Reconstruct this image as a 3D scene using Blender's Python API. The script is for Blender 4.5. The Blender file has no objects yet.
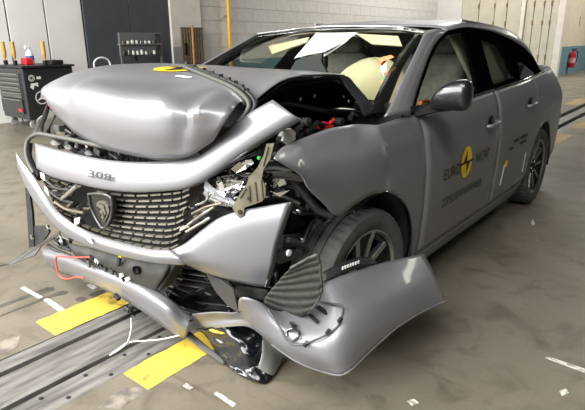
import bpy, bmesh, math, random
import numpy as np
from mathutils import Vector, Matrix
random.seed(7)
SC = bpy.context.scene
COL = SC.collection

# ------------------------------------------------------------------ camera
CAM = np.array([1.97468, -1.86215, 1.33590]); YAW, PITCH, ROLL, FPX = 0.679751, 0.305176, -0.0069263, 521.81
_F = np.array([-math.sin(YAW)*math.cos(PITCH), math.cos(YAW)*math.cos(PITCH), -math.sin(PITCH)])
_R0 = np.array([math.cos(YAW), math.sin(YAW), 0.0]); _U0 = np.cross(_R0, _F)
_R = _R0*math.cos(ROLL) + _U0*math.sin(ROLL); _U = -_R0*math.sin(ROLL) + _U0*math.cos(ROLL)
cam = bpy.data.cameras.new('camera'); cam.sensor_width = 36.0; cam.lens = FPX*36.0/585.0
cam.clip_start = 0.05; cam.clip_end = 200
camo = bpy.data.objects.new('camera', cam); COL.objects.link(camo)
camo.matrix_world = Matrix(((_R[0], _U[0], -_F[0], CAM[0]), (_R[1], _U[1], -_F[1], CAM[1]), (_R[2], _U[2], -_F[2], CAM[2]), (0, 0, 0, 1)))
SC.camera = camo

# ------------------------------------------------------------------ world, lights, exposure
SC.view_settings.view_transform = 'Standard'; SC.view_settings.look = 'None'
SC.view_settings.gamma = 1.0; SC.view_settings.use_curve_mapping = False
SC.view_settings.exposure = 0.26
w = bpy.data.worlds.new('hall_daylight'); SC.world = w; w.use_nodes = True
w.node_tree.nodes['Background'].inputs[0].default_value = (0.86, 0.93, 1.0, 1)
w.node_tree.nodes['Background'].inputs[1].default_value = 0.12

def area(name, loc, target, sx, sy, power, col=(1, 1, 1)):
    l = bpy.data.lights.new(name, 'AREA'); l.shape = 'RECTANGLE'; l.size = sx; l.size_y = sy; l.energy = power; l.color = col
    o = bpy.data.objects.new(name, l); COL.objects.link(o); o.location = loc
    d = Vector(target) - Vector(loc); o.rotation_euler = d.to_track_quat('-Z', 'Y').to_euler()
    return o
# big gate in the front-left of the hall, daylight; ceiling lamp rows; an added fill on the right
area('gate_daylight', (-2.6, -7.2, 4.2), (-0.2, 0.2, 0.5), 9.5, 4.4, 1800, (1.0, 0.985, 0.965))
area('ceiling_lamps_near', (-5.4, -4.0, 6.3), (-5.4, -3.9, 0), 1.2, 5.0, 620, (1.0, 0.98, 0.93))
area('bumper_fill_light', (2.4, -4.0, 6.2), (2.4, -3.9, 0), 6.0, 2.5, 600, (1.0, 0.98, 0.95))  # unseen fill light added to brighten the hanging bumper
area('ceiling_lamps_mid', (-4.5, 15.0, 6.35), (-4.5, 15.1, 0), 3.4, 7.0, 560, (1.0, 0.97, 0.92))
area('ceiling_lamps_far', (1.6, 21.5, 6.3), (1.6, 21.6, 0), 4.0, 4.0, 620, (1.0, 0.96, 0.86))

# ------------------------------------------------------------------ pixel -> ray helpers
def ray(u, v):
    return _F + _R*((u-292.5)/FPX) - _U*((v-205.0)/FPX)
def P(u, v, **k):
    d = ray(u, v); (a, val), = k.items(); i = 'xyz'.index(a); t = (val-CAM[i])/d[i]
    return tuple(CAM + d*t)
def solve(u, v, g, lo=0.6, hi=9.0, n=1500):
    d = ray(u, v); ts = np.linspace(lo, hi, n); prev = g(CAM+d*ts[0])
    for i in range(1, n):
        c = g(CAM+d*ts[i])
        if prev*c <= 0:
            a, b = ts[i-1], ts[i]
            for _ in range(25):
                m = (a+b)/2
                if g(CAM+d*a)*g(CAM+d*m) <= 0: b = m
                else: a = m
            return CAM + d*a
        prev = c
    return CAM + d*3.5

# ------------------------------------------------------------------ materials
def lin(c):
    return tuple(((x/255.0)/12.92 if x/255.0 <= 0.04045 else ((x/255.0+0.055)/1.055)**2.4) for x in c) + (1.0,)
MATS = {}
def mat(name, col, rough=0.5, metal=0.0, coat=0.0, col2=None, scale=8.0, bump=0.0, bscale=None, detail=6.0, alpha=1.0, trans=0.0, emit=0.0, ramp=(0.35, 0.65), stretch=None, coat_rough=0.06, spec=0.5):
    if name in MATS: return MATS[name]
    m = bpy.data.materials.new(name); m.use_nodes = True; nt = m.node_tree; b = nt.nodes['Principled BSDF']
    b.inputs['Base Color'].default_value = lin(col); b.inputs['Roughness'].default_value = rough; b.inputs['Metallic'].default_value = metal
    b.inputs['Coat Weight'].default_value = coat; b.inputs['Coat Roughness'].default_value = coat_rough
    b.inputs['Alpha'].default_value = alpha; b.inputs['Transmission Weight'].default_value = trans
    b.inputs['Specular IOR Level'].default_value = spec
    if emit:
        b.inputs['Emission Color'].default_value = lin(col); b.inputs['Emission Strength'].default_value = emit
    tc = nt.nodes.new('ShaderNodeTexCoord'); vec = tc.outputs['Object']
    if stretch:
        mp = nt.nodes.new('ShaderNodeMapping'); mp.inputs['Scale'].default_value = stretch
        nt.links.new(vec, mp.inputs['Vector']); vec = mp.outputs['Vector']
    if col2:
        n = nt.nodes.new('ShaderNodeTexNoise'); n.inputs['Scale'].default_value = scale; n.inputs['Detail'].default_value = detail
        r = nt.nodes.new('ShaderNodeValToRGB'); r.color_ramp.elements[0].position, r.color_ramp.elements[1].position = ramp
        r.color_ramp.elements[0].color = lin(col); r.color_ramp.elements[1].color = lin(col2)
        nt.links.new(vec, n.inputs['Vector']); nt.links.new(n.outputs['Fac'], r.inputs['Fac']); nt.links.new(r.outputs['Color'], b.inputs['Base Color'])
    if bump:
        n2 = nt.nodes.new('ShaderNodeTexNoise'); n2.inputs['Scale'].default_value = bscale or scale*4; n2.inputs['Detail'].default_value = 5
        bp = nt.nodes.new('ShaderNodeBump'); bp.inputs['Strength'].default_value = bump; bp.inputs['Distance'].default_value = 0.01
        nt.links.new(vec, n2.inputs['Vector']); nt.links.new(n2.outputs['Fac'], bp.inputs['Height']); nt.links.new(bp.outputs['Normal'], b.inputs['Normal'])
    MATS[name] = m
    return m

PAINT = mat('grey_metallic_paint', (134, 134, 138), 0.44, 0.52, 0.2, coat_rough=0.06)
PLAST = mat('black_plastic', (24, 25, 27), 0.5, col2=(34, 35, 37), scale=30)
GLOSSB = mat('gloss_black', (9, 9, 11), 0.08, coat=1.0)
FRAMEB = mat('window_frame_black', (5, 5, 6), 0.5, spec=0.0)
DKGREY = mat('dark_grey_plastic', (62, 61, 58), 0.6, col2=(74, 73, 69), scale=14)
RIBGREY = mat('ribbed_liner_felt', (54, 53, 49), 0.85, col2=(44, 43, 40), scale=40)
RUBBER = mat('tyre_rubber', (68, 68, 66), 0.75, col2=(82, 81, 78), scale=18)
SEAL = mat('rubber_seal', (74, 73, 69), 0.5)
CHROME = mat('chrome', (205, 205, 205), 0.12, 1.0)
ALLOY = mat('bright_alloy', (176, 176, 176), 0.28, 0.9)
DALLOY = mat('dark_alloy', (28, 28, 30), 0.35, 0.5)
STEELB = mat('zinc_bracket', (128, 122, 104), 0.5, 0.5, col2=(98, 93, 80), scale=18)
TIN = mat('crumpled_steel', (128, 128, 128), 0.38, 0.85, col2=(84, 84, 84), scale=9)
DARKMETAL = mat('dark_engine_metal', (44, 45, 48), 0.42, 0.5, col2=(74, 74, 76), scale=12)
WHITEP = mat('white_paper', (232, 232, 232), 0.8)
YELLOWS = mat('yellow_sticker', (226, 190, 40), 0.5)
BLACKS = mat('black_print', (16, 15, 15), 0.55)
CREAM = mat('cream_cloth', (206, 196, 164), 0.9, col2=(192, 180, 146), scale=3)
SEATG = mat('seat_fabric', (98, 96, 92), 0.9, col2=(116, 113, 108), scale=25)
RED = mat('red_plastic', (196, 36, 44), 0.4)
REDW = mat('red_wire_skin', (204, 76, 66), 0.45)
ORANGE = mat('orange_plastic', (214, 112, 44), 0.5)
LENS = mat('clear_lens_plastic', (226, 230, 234), 0.05, alpha=0.22, spec=0.8)
def glassmat(name, tint, mixf, gl=0.9):
    m = bpy.data.materials.new(name); m.use_nodes = True; nt = m.node_tree
    nt.nodes.remove(nt.nodes['Principled BSDF']); out = nt.nodes['Material Output']
    t = nt.nodes.new('ShaderNodeBsdfTransparent'); t.inputs[0].default_value = lin(tint)
    g = nt.nodes.new('ShaderNodeBsdfGlossy'); g.inputs['Roughness'].default_value = 0.02; g.inputs[0].default_value = (gl, gl, gl, 1)
    lw = nt.nodes.new('ShaderNodeLayerWeight'); lw.inputs['Blend'].default_value = 0.5      # same for both sides of the pane
    pw = nt.nodes.new('ShaderNodeMath'); pw.operation = 'POWER'; pw.inputs[1].default_value = 5.0
    f = nt.nodes.new('ShaderNodeMath'); f.operation = 'MULTIPLY_ADD'; f.inputs[1].default_value = 0.9; f.inputs[2].default_value = 0.045
    nt.links.new(lw.outputs['Facing'], pw.inputs[0]); nt.links.new(pw.outputs[0], f.inputs[0])
    mx = nt.nodes.new('ShaderNodeMixShader'); nt.links.new(f.outputs[0], mx.inputs[0])
    nt.links.new(t.outputs[0], mx.inputs[1]); nt.links.new(g.outputs[0], mx.inputs[2]); nt.links.new(mx.outputs[0], out.inputs['Surface'])
    MATS[name] = m; return m
GLASS = glassmat('windscreen_glass', (242, 247, 242), 0)
TINT = glassmat('tinted_side_glass', (241, 244, 239), 0)
PRIV = glassmat('privacy_glass', (180, 184, 178), 0)

# ------------------------------------------------------------------ mesh helpers
def link(o, parent=None):
    COL.objects.link(o)
    if parent is not None: o.parent = parent
    return o
def mk(name, verts, faces, m, parent=None, smooth=40, solid=0.0, off=0.0, merge=0.0):
    me = bpy.data.meshes.new(name); me.from_pydata([tuple(map(float, v)) for v in verts], [], faces)
    bm = bmesh.new(); bm.from_mesh(me)
    if merge: bmesh.ops.remove_doubles(bm, verts=bm.verts, dist=merge)
    bmesh.ops.recalc_face_normals(bm, faces=bm.faces); bm.to_mesh(me); bm.free()
    me.materials.append(m)
    if smooth:
        me.polygons.foreach_set('use_smooth', [True]*len(me.polygons)); me.set_sharp_from_angle(angle=math.radians(smooth))
    o = bpy.data.objects.new(name, me); link(o, parent)
    if solid:
        md = o.modifiers.new('thickness', 'SOLIDIFY'); md.thickness = solid; md.offset = off
    return o
class MB:
    def __init__(s): s.v = []; s.f = []
    def add(s, v, f):
        n = len(s.v); s.v += [tuple(p) for p in v]; s.f += [tuple(i+n for i in q) for q in f]
    def box(s, c, d, rot=None):
        x, y, z = d[0]/2, d[1]/2, d[2]/2
        v = [Vector((i*x, j*y, k*z)) for i in (-1, 1) for j in (-1, 1) for k in (-1, 1)]
        if rot is not None: v = [rot @ q for q in v]
        s.add([q+Vector(c) for q in v], [(0, 1, 3, 2), (4, 6, 7, 5), (0, 4, 5, 1), (2, 3, 7, 6), (0, 2, 6, 4), (1, 5, 7, 3)]); return s
    def tube(s, pts, r, n=8, cap=True, closed=False):
        pts = [Vector(p) for p in pts]; N = len(pts); rings = []
        up = Vector((0.12, 0.2, 1)).normalized()
        for i, p in enumerate(pts):
            a = pts[(i-1) % N] if (closed or i > 0) else p; b = pts[(i+1) % N] if (closed or i < N-1) else p
            t = (b-a).normalized(); s1 = t.cross(up)
            if s1.length < 1e-3: s1 = t.cross(Vector((1, 0, 0)))
            s1.normalize(); s2 = t.cross(s1); rr = r[i] if isinstance(r, (list, tuple)) else r
            rings.append([p + (s1*math.cos(2*math.pi*k/n) + s2*math.sin(2*math.pi*k/n))*rr for k in range(n)])
        v = [q for g in rings for q in g]; f = []
        for i in range(N if closed else N-1):
            j = (i+1) % N
            for k in range(n): f.append((i*n+k, i*n+(k+1) % n, j*n+(k+1) % n, j*n+k))
        if cap and not closed: f += [tuple(range(n)), tuple((N-1)*n+k for k in range(n))]
        s.add(v, f); return s
    def lathe(s, prof, n=24, axis='z', c=(0, 0, 0), mod=None):
        v = []; f = []; M = len(prof)
        for i in range(n):
            a = 2*math.pi*i/n
            for j, (r, h) in enumerate(prof):
                if mod: r = r + mod(i, j)
                p = (r*math.cos(a), r*math.sin(a), h)
                if axis == 'x': p = (h, r*math.cos(a), r*math.sin(a))
                if axis == 'y': p = (r*math.cos(a), h, r*math.sin(a))
                v.append((p[0]+c[0], p[1]+c[1], p[2]+c[2]))
        for i in range(n):
            k = (i+1) % n
            for j in range(M-1): f.append((i*M+j, k*M+j, k*M+j+1, i*M+j+1))
        s.add(v, f); return s
    def prism(s, poly, vec):
        n = len(poly); vec = Vector(vec); a = [Vector(p) for p in poly]
        s.add(a+[p+vec for p in a], [tuple(range(n)), tuple(range(2*n-1, n-1, -1))] + [(i, (i+1) % n, n+(i+1) % n, n+i) for i in range(n)]); return s
    def build(s, name, m, parent=None, smooth=35, bevel=0.0, merge=0.0):
        o = mk(name, s.v, s.f, m, parent, smooth, merge=merge)
        if bevel:
            md = o.modifiers.new('bevel', 'BEVEL'); md.width = bevel; md.segments = 2; md.limit_method = 'ANGLE'
        return o
def cr(p, sub):
    p = np.array(p, float); n = len(p); out = []
    for i in range(n-1):
        p0 = p[i-1] if i > 0 else 2*p[0]-p[1]; p1 = p[i]; p2 = p[i+1]; p3 = p[i+2] if i+2 < n else 2*p[-1]-p[-2]
        for k in range(sub):
            t = k/sub; out.append(0.5*((2*p1)+(-p0+p2)*t+(2*p0-5*p1+4*p2-p3)*t*t+(-p0+3*p1-3*p2+p3)*t**3))
    out.append(p[-1]); return np.array(out)
def grid(rows, su=4, sv=4):
    rows = np.array([[np.array(q, float) for q in r] for r in rows])
    a = np.array([cr(r, su) for r in rows]); a = a.transpose(1, 0, 2)
    return np.array([cr(c, sv) for c in a]).transpose(1, 0, 2)
def gridmesh(name, g, m, parent=None, solid=0.004, smooth=50, off=0.0):
    R, Cc = g.shape[:2]
    return mk(name, g.reshape(-1, 3), [(i*Cc+j, i*Cc+j+1, (i+1)*Cc+j+1, (i+1)*Cc+j) for i in range(R-1) for j in range(Cc-1)], m, parent, smooth, solid, off)
def patch(name, rows, m, parent=None, su=4, sv=4, solid=0.004, smooth=50, off=0.0):
    return gridmesh(name, grid(rows, su, sv), m, parent, solid, smooth, off)
def plate(name, pts, m, parent=None, th=0.006, smooth=0, vec=None):
    pts = [Vector(p) for p in pts]
    if vec is None:
        nrm = Vector((0, 0, 0))
        for i in range(len(pts)): nrm += pts[i].cross(pts[(i+1) % len(pts)])
        vec = nrm.normalized()*th
    return MB().prism(pts, vec).build(name, m, parent, smooth)
def tubeo(name, pts, r, m, parent=None, sub=5, n=8, closed=False):
    q = cr(pts, sub) if sub > 1 else pts
    return MB().tube(q, r, n, closed=closed).build(name, m, parent, 60)
def text_geo(txt, size):
    cu = bpy.data.curves.new('t', 'FONT'); cu.body = txt; cu.size = size; cu.align_x = 'LEFT'; cu.resolution_u = 3
    o = bpy.data.objects.new('t', cu); COL.objects.link(o); bpy.context.view_layer.update()
    me = bpy.data.meshes.new_from_object(o.evaluated_get(bpy.context.evaluated_depsgraph_get()))
    v = [tuple(p.co) for p in me.vertices]; f = [tuple(p.vertices) for p in me.polygons]
    bpy.data.objects.remove(o); bpy.data.curves.remove(cu); bpy.data.meshes.remove(me); return v, f
def tag(o, label, cat, group=None):
    o['label'] = label; o['category'] = cat
    if group: o['group'] = group
    return o
def struct(o): o['kind'] = 'structure'; return o
def empty(name, loc=(0, 0, 0), rz=0, parent=None):
    o = bpy.data.objects.new(name, None); o.location = loc; o.rotation_euler = (0, 0, rz); o.empty_display_size = 0.1; return link(o, parent)
def ins(o, label): o['label'] = label; return o

# ================================================================== SETTING
# concrete: beige-grey with blotches, scuffs
def concrete(name, c1, c2, c3, seed):
    m = bpy.data.materials.new(name); m.use_nodes = True; nt = m.node_tree; b = nt.nodes['Principled BSDF']
    tc = nt.nodes.new('ShaderNodeTexCoord'); L = nt.links.new
    def noise(sc, det, dist=0.0, st=None):
        n = nt.nodes.new('ShaderNodeTexNoise'); n.inputs['Scale'].default_value = sc; n.inputs['Detail'].default_value = det; n.inputs['Distortion'].default_value = dist
        mp = nt.nodes.new('ShaderNodeMapping'); mp.inputs['Location'].default_value = (seed, seed*2.1, 0)
        if st: mp.inputs['Scale'].default_value = st; mp.inputs['Rotation'].default_value = (0, 0, 0.5)
        L(tc.outputs['Object'], mp.inputs['Vector']); L(mp.outputs['Vector'], n.inputs['Vector']); return n
    def ramp(n, p0, p1, a, bb):
        r = nt.nodes.new('ShaderNodeValToRGB'); r.color_ramp.elements[0].position = p0; r.color_ramp.elements[1].position = p1
        r.color_ramp.elements[0].color = a; r.color_ramp.elements[1].color = bb; L(n.outputs['Fac'], r.inputs['Fac']); return r
    r1 = ramp(noise(1.1, 8, 0.6), 0.32, 0.68, lin(c1), lin(c2))
    r2 = ramp(noise(5.0, 8, 1.2), 0.5, 0.78, (0, 0, 0, 1), (1, 1, 1, 1))
    mx = nt.nodes.new('ShaderNodeMix'); mx.data_type = 'RGBA'; mx.inputs[7].default_value = lin(c3)
    L(r2.outputs['Color'], mx.inputs[0]); L(r1.outputs['Color'], mx.inputs[6])
    n3 = noise(2.0, 6, 0.3, (0.6, 9, 1)); r3 = ramp(n3, 0.62, 0.72, (1, 1, 1, 1), (0.72, 0.70, 0.66, 1))
    mu = nt.nodes.new('ShaderNodeMix'); mu.data_type = 'RGBA'; mu.blend_type = 'MULTIPLY'; mu.inputs[0].default_value = 0.7
    L(mx.outputs[2], mu.inputs[6]); L(r3.outputs['Color'], mu.inputs[7])
    n4 = noise(60, 4); r4 = ramp(n4, 0.3, 0.7, (0.86, 0.86, 0.86, 1), (1, 1, 1, 1))
    m2 = nt.nodes.new('ShaderNodeMix'); m2.data_type = 'RGBA'; m2.blend_type = 'MULTIPLY'; m2.inputs[0].default_value = 0.8
    L(mu.outputs[2], m2.inputs[6]); L(r4.outputs['Color'], m2.inputs[7]); L(m2.outputs[2], b.inputs['Base Color'])
    rr = ramp(noise(3, 6), 0.3, 0.7, (0.34, 0.34, 0.34, 1), (0.55, 0.55, 0.55, 1)); L(rr.outputs['Color'], b.inputs['Roughness'])
    bp = nt.nodes.new('ShaderNodeBump'); bp.inputs['Strength'].default_value = 0.12; bp.inputs['Distance'].default_value = 0.004; L(n4.outputs['Fac'], bp.inputs['Height']); L(bp.outputs['Normal'], b.inputs['Normal'])
    MATS[name] = m; return m
CONC = concrete('hall_concrete', (102, 96, 83), (124, 117, 103), (84, 78, 66), 3.0)
STEELF = mat('worn_track_steel', (84, 82, 79), 0.5, 0.35, col2=(150, 147, 142), scale=3.2, stretch=(9, 1.2, 1), bump=0.15, bscale=30, ramp=(0.3, 0.7))
YPAINT = mat('yellow_floor_paint', (220, 190, 74), 0.55, col2=(120, 104, 60), scale=13, ramp=(0.56, 0.74), bump=0.1, bscale=60)
SLOT = mat('dark_slot_steel', (30, 30, 30), 0.7)  # dark steel for the slot bottoms and bolts
floor = empty('floor'); struct(floor)
def slab(name, x0, x1, y0, y1, z0, z1, m, parent=floor, bevel=0.0):
    return MB().box(((x0+x1)/2, (y0+y1)/2, (z0+z1)/2), (x1-x0, y1-y0, z1-z0)).build(name, m, parent, 0, bevel)
YA, YB = -9.0, 32.0
slab('concrete_slab', -14, -0.285, YA, YB, -0.15, 0, CONC); slab('concrete_slab', 0.225, 12, YA, YB, -0.15, 0, CONC)
ins(slab('track_bed', -0.285, 0.225, YA, YB, -0.16, -0.12, SLOT), 'dark bottom of the track slots')
for x0, x1, h in ((-0.283, -0.193, -0.002), (-0.166, 0.044, -0.006), (0.078, 0.222, -0.003)):
    y = YA
    for y2 in (-1.75, 3.4, 8.6, 14.0, YB):      # steel plates laid end to end
        fx0, fx1 = {-0.283: (-0.283, -0.268), -0.166: (-0.16, 0.012), 0.078: (0.115, 0.222)}[x0]      # wider slots beyond the car
        slab('track_plate', fx0 if y >= 3.4 else x0, fx1 if y >= 3.4 else x1, y+0.004, y2, -0.12, h, STEELF, bevel=0.003); y = y2
for x in (0.11, 0.19):
    for k in range(14):
        MB().lathe([(0.0, 0.0), (0.008, 0.0), (0.009, -0.001), (0.009, -0.01)], 10, 'z', (x, -1.9+k*0.19+(0.07 if x > 0.15 else 0), 0.0005)).build('plate_bolt', SLOT, floor, 0)
for i, (x0, x1, y0, y1) in enumerate(((-0.485, -0.285, -0.87, -0.36), (0.228, 0.40, -0.845, -0.33), (0.228, 0.42, 5.7, 6.55), (0.23, 0.43, 7.3, 8.9), (-0.55, -0.3, 7.9, 9.0), (-0.6, -0.3, 10.5, 12.0))):
    n = 14; pts = [(x0+random.uniform(-.006, .006), y0+(y1-y0)*k/n, 0) for k in range(n+1)] + [(x1+random.uniform(-.004, .004), y1-(y1-y0)*k/n, 0) for k in range(n+1)]
    plate('yellow_block', pts, YPAINT if i < 2 else mat('worn_yellow_paint', (176, 144, 76), .6, col2=(140, 122, 84), scale=4), floor, vec=(0, 0, 0.002))
WMARK = mat('worn_white_paint', (206, 204, 196), 0.7, col2=(150, 144, 132), scale=40, ramp=(0.45, 0.6))
def fl(u, v): return P(u, v, z=0.0)
def floorpoly(name, px, m, h=0.0015): return plate(name, [fl(*q) for q in px], m, floor, vec=(0, 0, h))
floorpoly('white_mark', [(20, 288), (24, 286.5), (43, 297), (39, 299)], WMARK)
floorpoly('white_mark', [(43, 300), (48, 298), (66, 310), (60, 312.5)], WMARK)
floorpoly('white_mark', [(86, 285), (91, 284), (98, 288), (93, 289.5)], WMARK)
floorpoly('white_mark', [(545, 358), (548, 356.5), (585, 369), (585, 373)], WMARK)
floorpoly('white_mark', [(214, 394), (217, 391.5), (236, 404), (233, 407)], WMARK)
floorpoly('white_mark', [(183, 386), (186, 383), (193, 388), (190, 390)], WMARK)
floorpoly('white_mark', [(559, 391), (566, 389), (569, 393), (562, 396)], WMARK)
floorpoly('white_mark', [(531, 222), (533, 219), (535, 224), (532, 226)], WMARK)
floorpoly('white_mark', [(407, 401), (414, 399), (419, 403), (412, 406)], WMARK)
TMARK = mat('tyre_scuff', (58, 57, 50), 0.6, col2=(84, 81, 72), scale=18)
floorpoly('tyre_mark', [(0, 305), (0, 308), (30, 297), (48, 292.5), (55, 290), (54, 287), (47, 287.5), (30, 293.5)], TMARK, 0.0008)
floorpoly('tyre_mark', [(0, 315.5), (0, 317), (40, 301.5), (55, 296.5), (66, 294.5), (69, 292), (63, 290.5), (55, 293), (40, 299.5)], TMARK, 0.0008)
floorpoly('tyre_mark', [(75, 299), (81, 296.5), (88, 298), (84, 301), (77, 301.5)], TMARK, 0.0008)
floorpoly('tyre_mark', [(88, 295), (97, 291), (106, 290), (102, 295), (93, 297)], TMARK, 0.0008)
floorpoly('tyre_mark', [(118, 297), (124, 294.5), (130, 296), (124, 299)], TMARK, 0.0008)
DARKC = mat('bare_dark_patch', (96, 91, 84), 0.7, col2=(140, 133, 120), scale=14, ramp=(0.42, 0.62))
floorpoly('worn_patch', [(0, 342), (10, 334), (20, 336), (18, 346), (8, 352), (0, 356)], DARKC, 0.0006)
floorpoly('worn_patch', [(98, 408), (112, 395), (126, 388), (139, 387), (146, 391), (130, 402), (122, 409)], DARKC, 0.0006)

# walls ------------------------------------------------------------
WX, BY, RX = -7.6, 19.4, -2.95
WPAN = mat('white_panel', (228, 227, 223), 0.55, col2=(220, 219, 215), scale=2)
BLOCKW = mat('painted_block', (202, 200, 195), 0.75, col2=(196, 194, 189), scale=6, bump=0.1, bscale=60)
COLW = mat('white_column_paint', (212, 209, 200), 0.7, col2=(204, 200, 190), scale=4)
DOORD = mat('charcoal_door_paint', (70, 74, 79), 0.45, col2=(64, 68, 73), scale=3)
BLUEW = mat('blue_wainscot', (104, 136, 150), 0.6, col2=(94, 126, 140), scale=3)
FOLDD = mat('cream_folding_door', (186, 181, 164), 0.5, col2=(176, 171, 154), scale=2.5)
wl = empty('wall_left'); struct(wl)
MB().box((WX-0.15, 11.5, 3.0), (0.2, 41, 6.9)).build('backing', mat('seam_black', (44, 46, 48), 0.8), wl, 0)
ys = [-9.0, 0.15, 0.87, 1.59, 2.38, 3.05, 3.765]
for a, b in zip(ys[:-1], ys[1:]):
    MB().box((WX-0.025, (a+b)/2, 3.2), (0.05, b-a-0.03, 6.4)).build('wall_panel', WPAN, wl, 0, 0.004)
MB().box((WX-0.0, 6.2, 3.2), (0.16, 0.86, 6.4)).build('column', COLW, wl, 0, 0.01)
MB().box((WX+0.083, 6.2, 1.05), (0.006, 0.85, 0.35)).build('column_band', mat('grey_band', (160, 160, 160), 0.7), wl, 0)
# block wall: courses of painted blocks, proud of recessed joints
MB().box((WX-0.03, 14.0, 3.2), (0.06, 14.8, 6.4)).build('mortar', mat('block_joint', (186, 184, 179), 0.9), wl, 0)
blk = {}
for r in range(11):
    y = 6.64 - (0.3 if r % 2 else 0.0)
    while y < BY:
        y0 = max(y, 6.64); y1 = min(y+0.6, BY)
        z0 = 0.3*r
        if y1-y0 > 0.05:
            m_ = BLUEW if z0 < 0.75 else BLOCKW; key = (round(y1-y0, 3), m_.name)
            if key not in blk:
                o = MB().box((0, 0, 0), (0.02, y1-y0-0.008, 0.292)).build('block', m_, wl, 0); blk[key] = o.data
            else:
                o = link(bpy.data.objects.new('block', blk[key]), wl)
            o.location = (WX+0.004, (y0+y1)/2, z0+0.15)
        y += 0.6
MB().box((WX-0.01, 14.0, 4.85), (0.05, 14.8, 3.1)).build('upper_wall', BLOCKW, wl, 0)
# charcoal double door
d1 = empty('door_1', (WX, 4.77, 0)); struct(d1)
for s in (-1, 1):
    MB().box((0.0, s*0.5, 2.2), (0.06, 0.985, 4.4)).build('door_leaf', DOORD, d1, 0, 0.004)
MB().box((0.035, 0.06, 1.05), (0.03, 0.03, 0.16)).build('door_handle', DALLOY, d1, 0, 0.004)
# wall at the end with folding doors
wb = empty('wall_back'); struct(wb)
MB().box((-7.1, BY+0.1, 3.2), (1.05, 0.2, 6.4)).build('wall_section', BLOCKW, wb, 0)
MB().box((-4.8, BY+0.15, 5.3), (3.7, 0.2, 2.2)).build('lintel', COLW, wb, 0)
MB().box((-2.9, BY+0.06, 3.2), (0.22, 0.3, 6.4)).build('door_post', COLW, wb, 0, 0.01)
MB().box((-4.22, BY+0.03, 2.1), (0.14, 0.2, 4.2)).build('door_post', COLW, wb, 0, 0.01)
for n, xs in ((2, (-6.585, -5.9, -5.29, -4.84, -4.29)), (3, (-4.15, -3.87, -3.53, -3.277, -3.01))):
    d = empty('door_%d' % n, (xs[0], BY, 0)); struct(d)
    for i, (a, b) in enumerate(zip(xs[:-1], xs[1:])):
        o = MB().box(((a+b)/2-xs[0], 0.08 + 0.015*(i % 2), 2.1), (b-a-0.02, 0.06, 4.2)).build('door_leaf', FOLDD, d, 0, 0.006)
        for z in (0.7, 1.9, 2.55):
            MB().box((b-xs[0]-0.01, 0.035, z), (0.05, 0.04, 0.16)).build('hinge', mat('brass_hinge', (120, 100, 66), 0.5, 0.5), d, 0, 0.004)
wr = empty('wall_right'); struct(wr)
MB().box((RX-0.1, 26, 3.725), (0.2, 12.8, 5.35)).build('upper_wall', mat('cream_wall', (206, 197, 178), 0.75, col2=(198, 189, 170), scale=3), wr, 0)
MB().box((RX-0.1, 26, 0.525), (0.21, 12.8, 1.05)).build('wainscot', BLUEW, wr, 0)
MB().box((RX+0.012, 22.6, 2.0), (0.03, 0.06, 0.35)).build('conduit_box', mat('grey_box', (150, 146, 138), 0.6), wr, 0)
# yellow gas pipe and clips on the block wall
MB().tube([(WX+0.14, 7.45, 0.0), (WX+0.14, 7.45, 6.3)], 0.042, 14).build('t', mat('yellow_pipe_paint', (228, 178, 52), 0.4))
gp = bpy.data.objects['t']; gp.name = 'gas_pipe'; tag(gp, 'yellow vertical gas pipe fixed to the painted block wall', 'pipe')
for z in (0.5, 1.9, 3.4):
    MB().box((WX+0.08, 7.45, z), (0.1, 0.1, 0.03)).build('pipe_clip', ALLOY, gp, 0)
# other two sides of the hall and roof, out of the picture
struct(MB().box((12.1, 11.5, 3.2), (0.2, 41, 6.5)).build('wall_far_side', mat('side_wall_grey', (84, 82, 78), 0.8), None, 0))
struct(MB().box((-1, 11.5, 6.5), (26.4, 41, 0.15)).build('ceiling', mat('ceiling_grey', (78, 78, 77), 0.8), None, 0))

# ================================================================== CAR
car = empty('car', (0, 0, 0))
tag(car, 'grey metallic estate car with a crushed front and hanging bumper', 'car')

def ip(x, xs, ys): return float(np.interp(x, xs, ys))
def zbelt(y): return 1.0 + 0.032*(y-0.45)
def XS(y, z):
    zb = zbelt(y)
    if z <= zb:
        r = z/zb
        x = ip(r, [0.0, 0.17, 0.24, 0.30, 0.45, 0.60, 0.74, 0.80, 0.90, 0.97, 1.0], [0.80, 0.855, 0.885, 0.905, 0.918, 0.924, 0.922, 0.912, 0.898, 0.872, 0.858])
    else:
        x = 0.858 - (z-zb)*0.615
    if y > 1.9: x *= 1 - ip(z/zb, [0.8, 1.0], [0.045, 0.115])*((y-1.9)/1.3)**2
    if y > 3.42: x *= 1 - 0.60*((y-3.42)/0.5)**2
    return x
def S(u, v, off=0.0):
    p = solve(u, v, lambda q: q[0]-XS(q[1], q[2]), 1.2, 9.0, 900)
    return (p[0]+off, p[1], p[2])
def side(y, z, off=0.0, s=1): return (s*(XS(y, z)+off), y, z)
def arch(y, c, R, zc=0.32): return zc + math.sqrt(max(R*R-(y-c)**2, 0.0)) if abs(y-c) < R else 0.0
def side_panel(name, ys, lo, hi, m, s, nz=12, off=0.0, solid=0.005):
    g = np.array([[side(y, lo(y)+(hi(y)-lo(y))*k/nz, off, s) for k in range(nz+1)] for y in ys])
    return gridmesh(name, g, m, car, solid, 40, -1.0 if s > 0 else -1.0)
def ysamp(a, b, n, extra=()):
    return sorted(set([round(a+(b-a)*i/n, 4) for i in range(n+1)] + [e for e in extra if a < e < b]))
RA, RAR, RYC = 0.395, 0.372, 2.732
archx = lambda c, R: [c+R*math.sin(t) for t in np.linspace(-math.pi/2*0.999, math.pi/2*0.999, 25)]
INNER = mat('inner_shell_dark', (26, 26, 28), 0.8)

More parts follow.
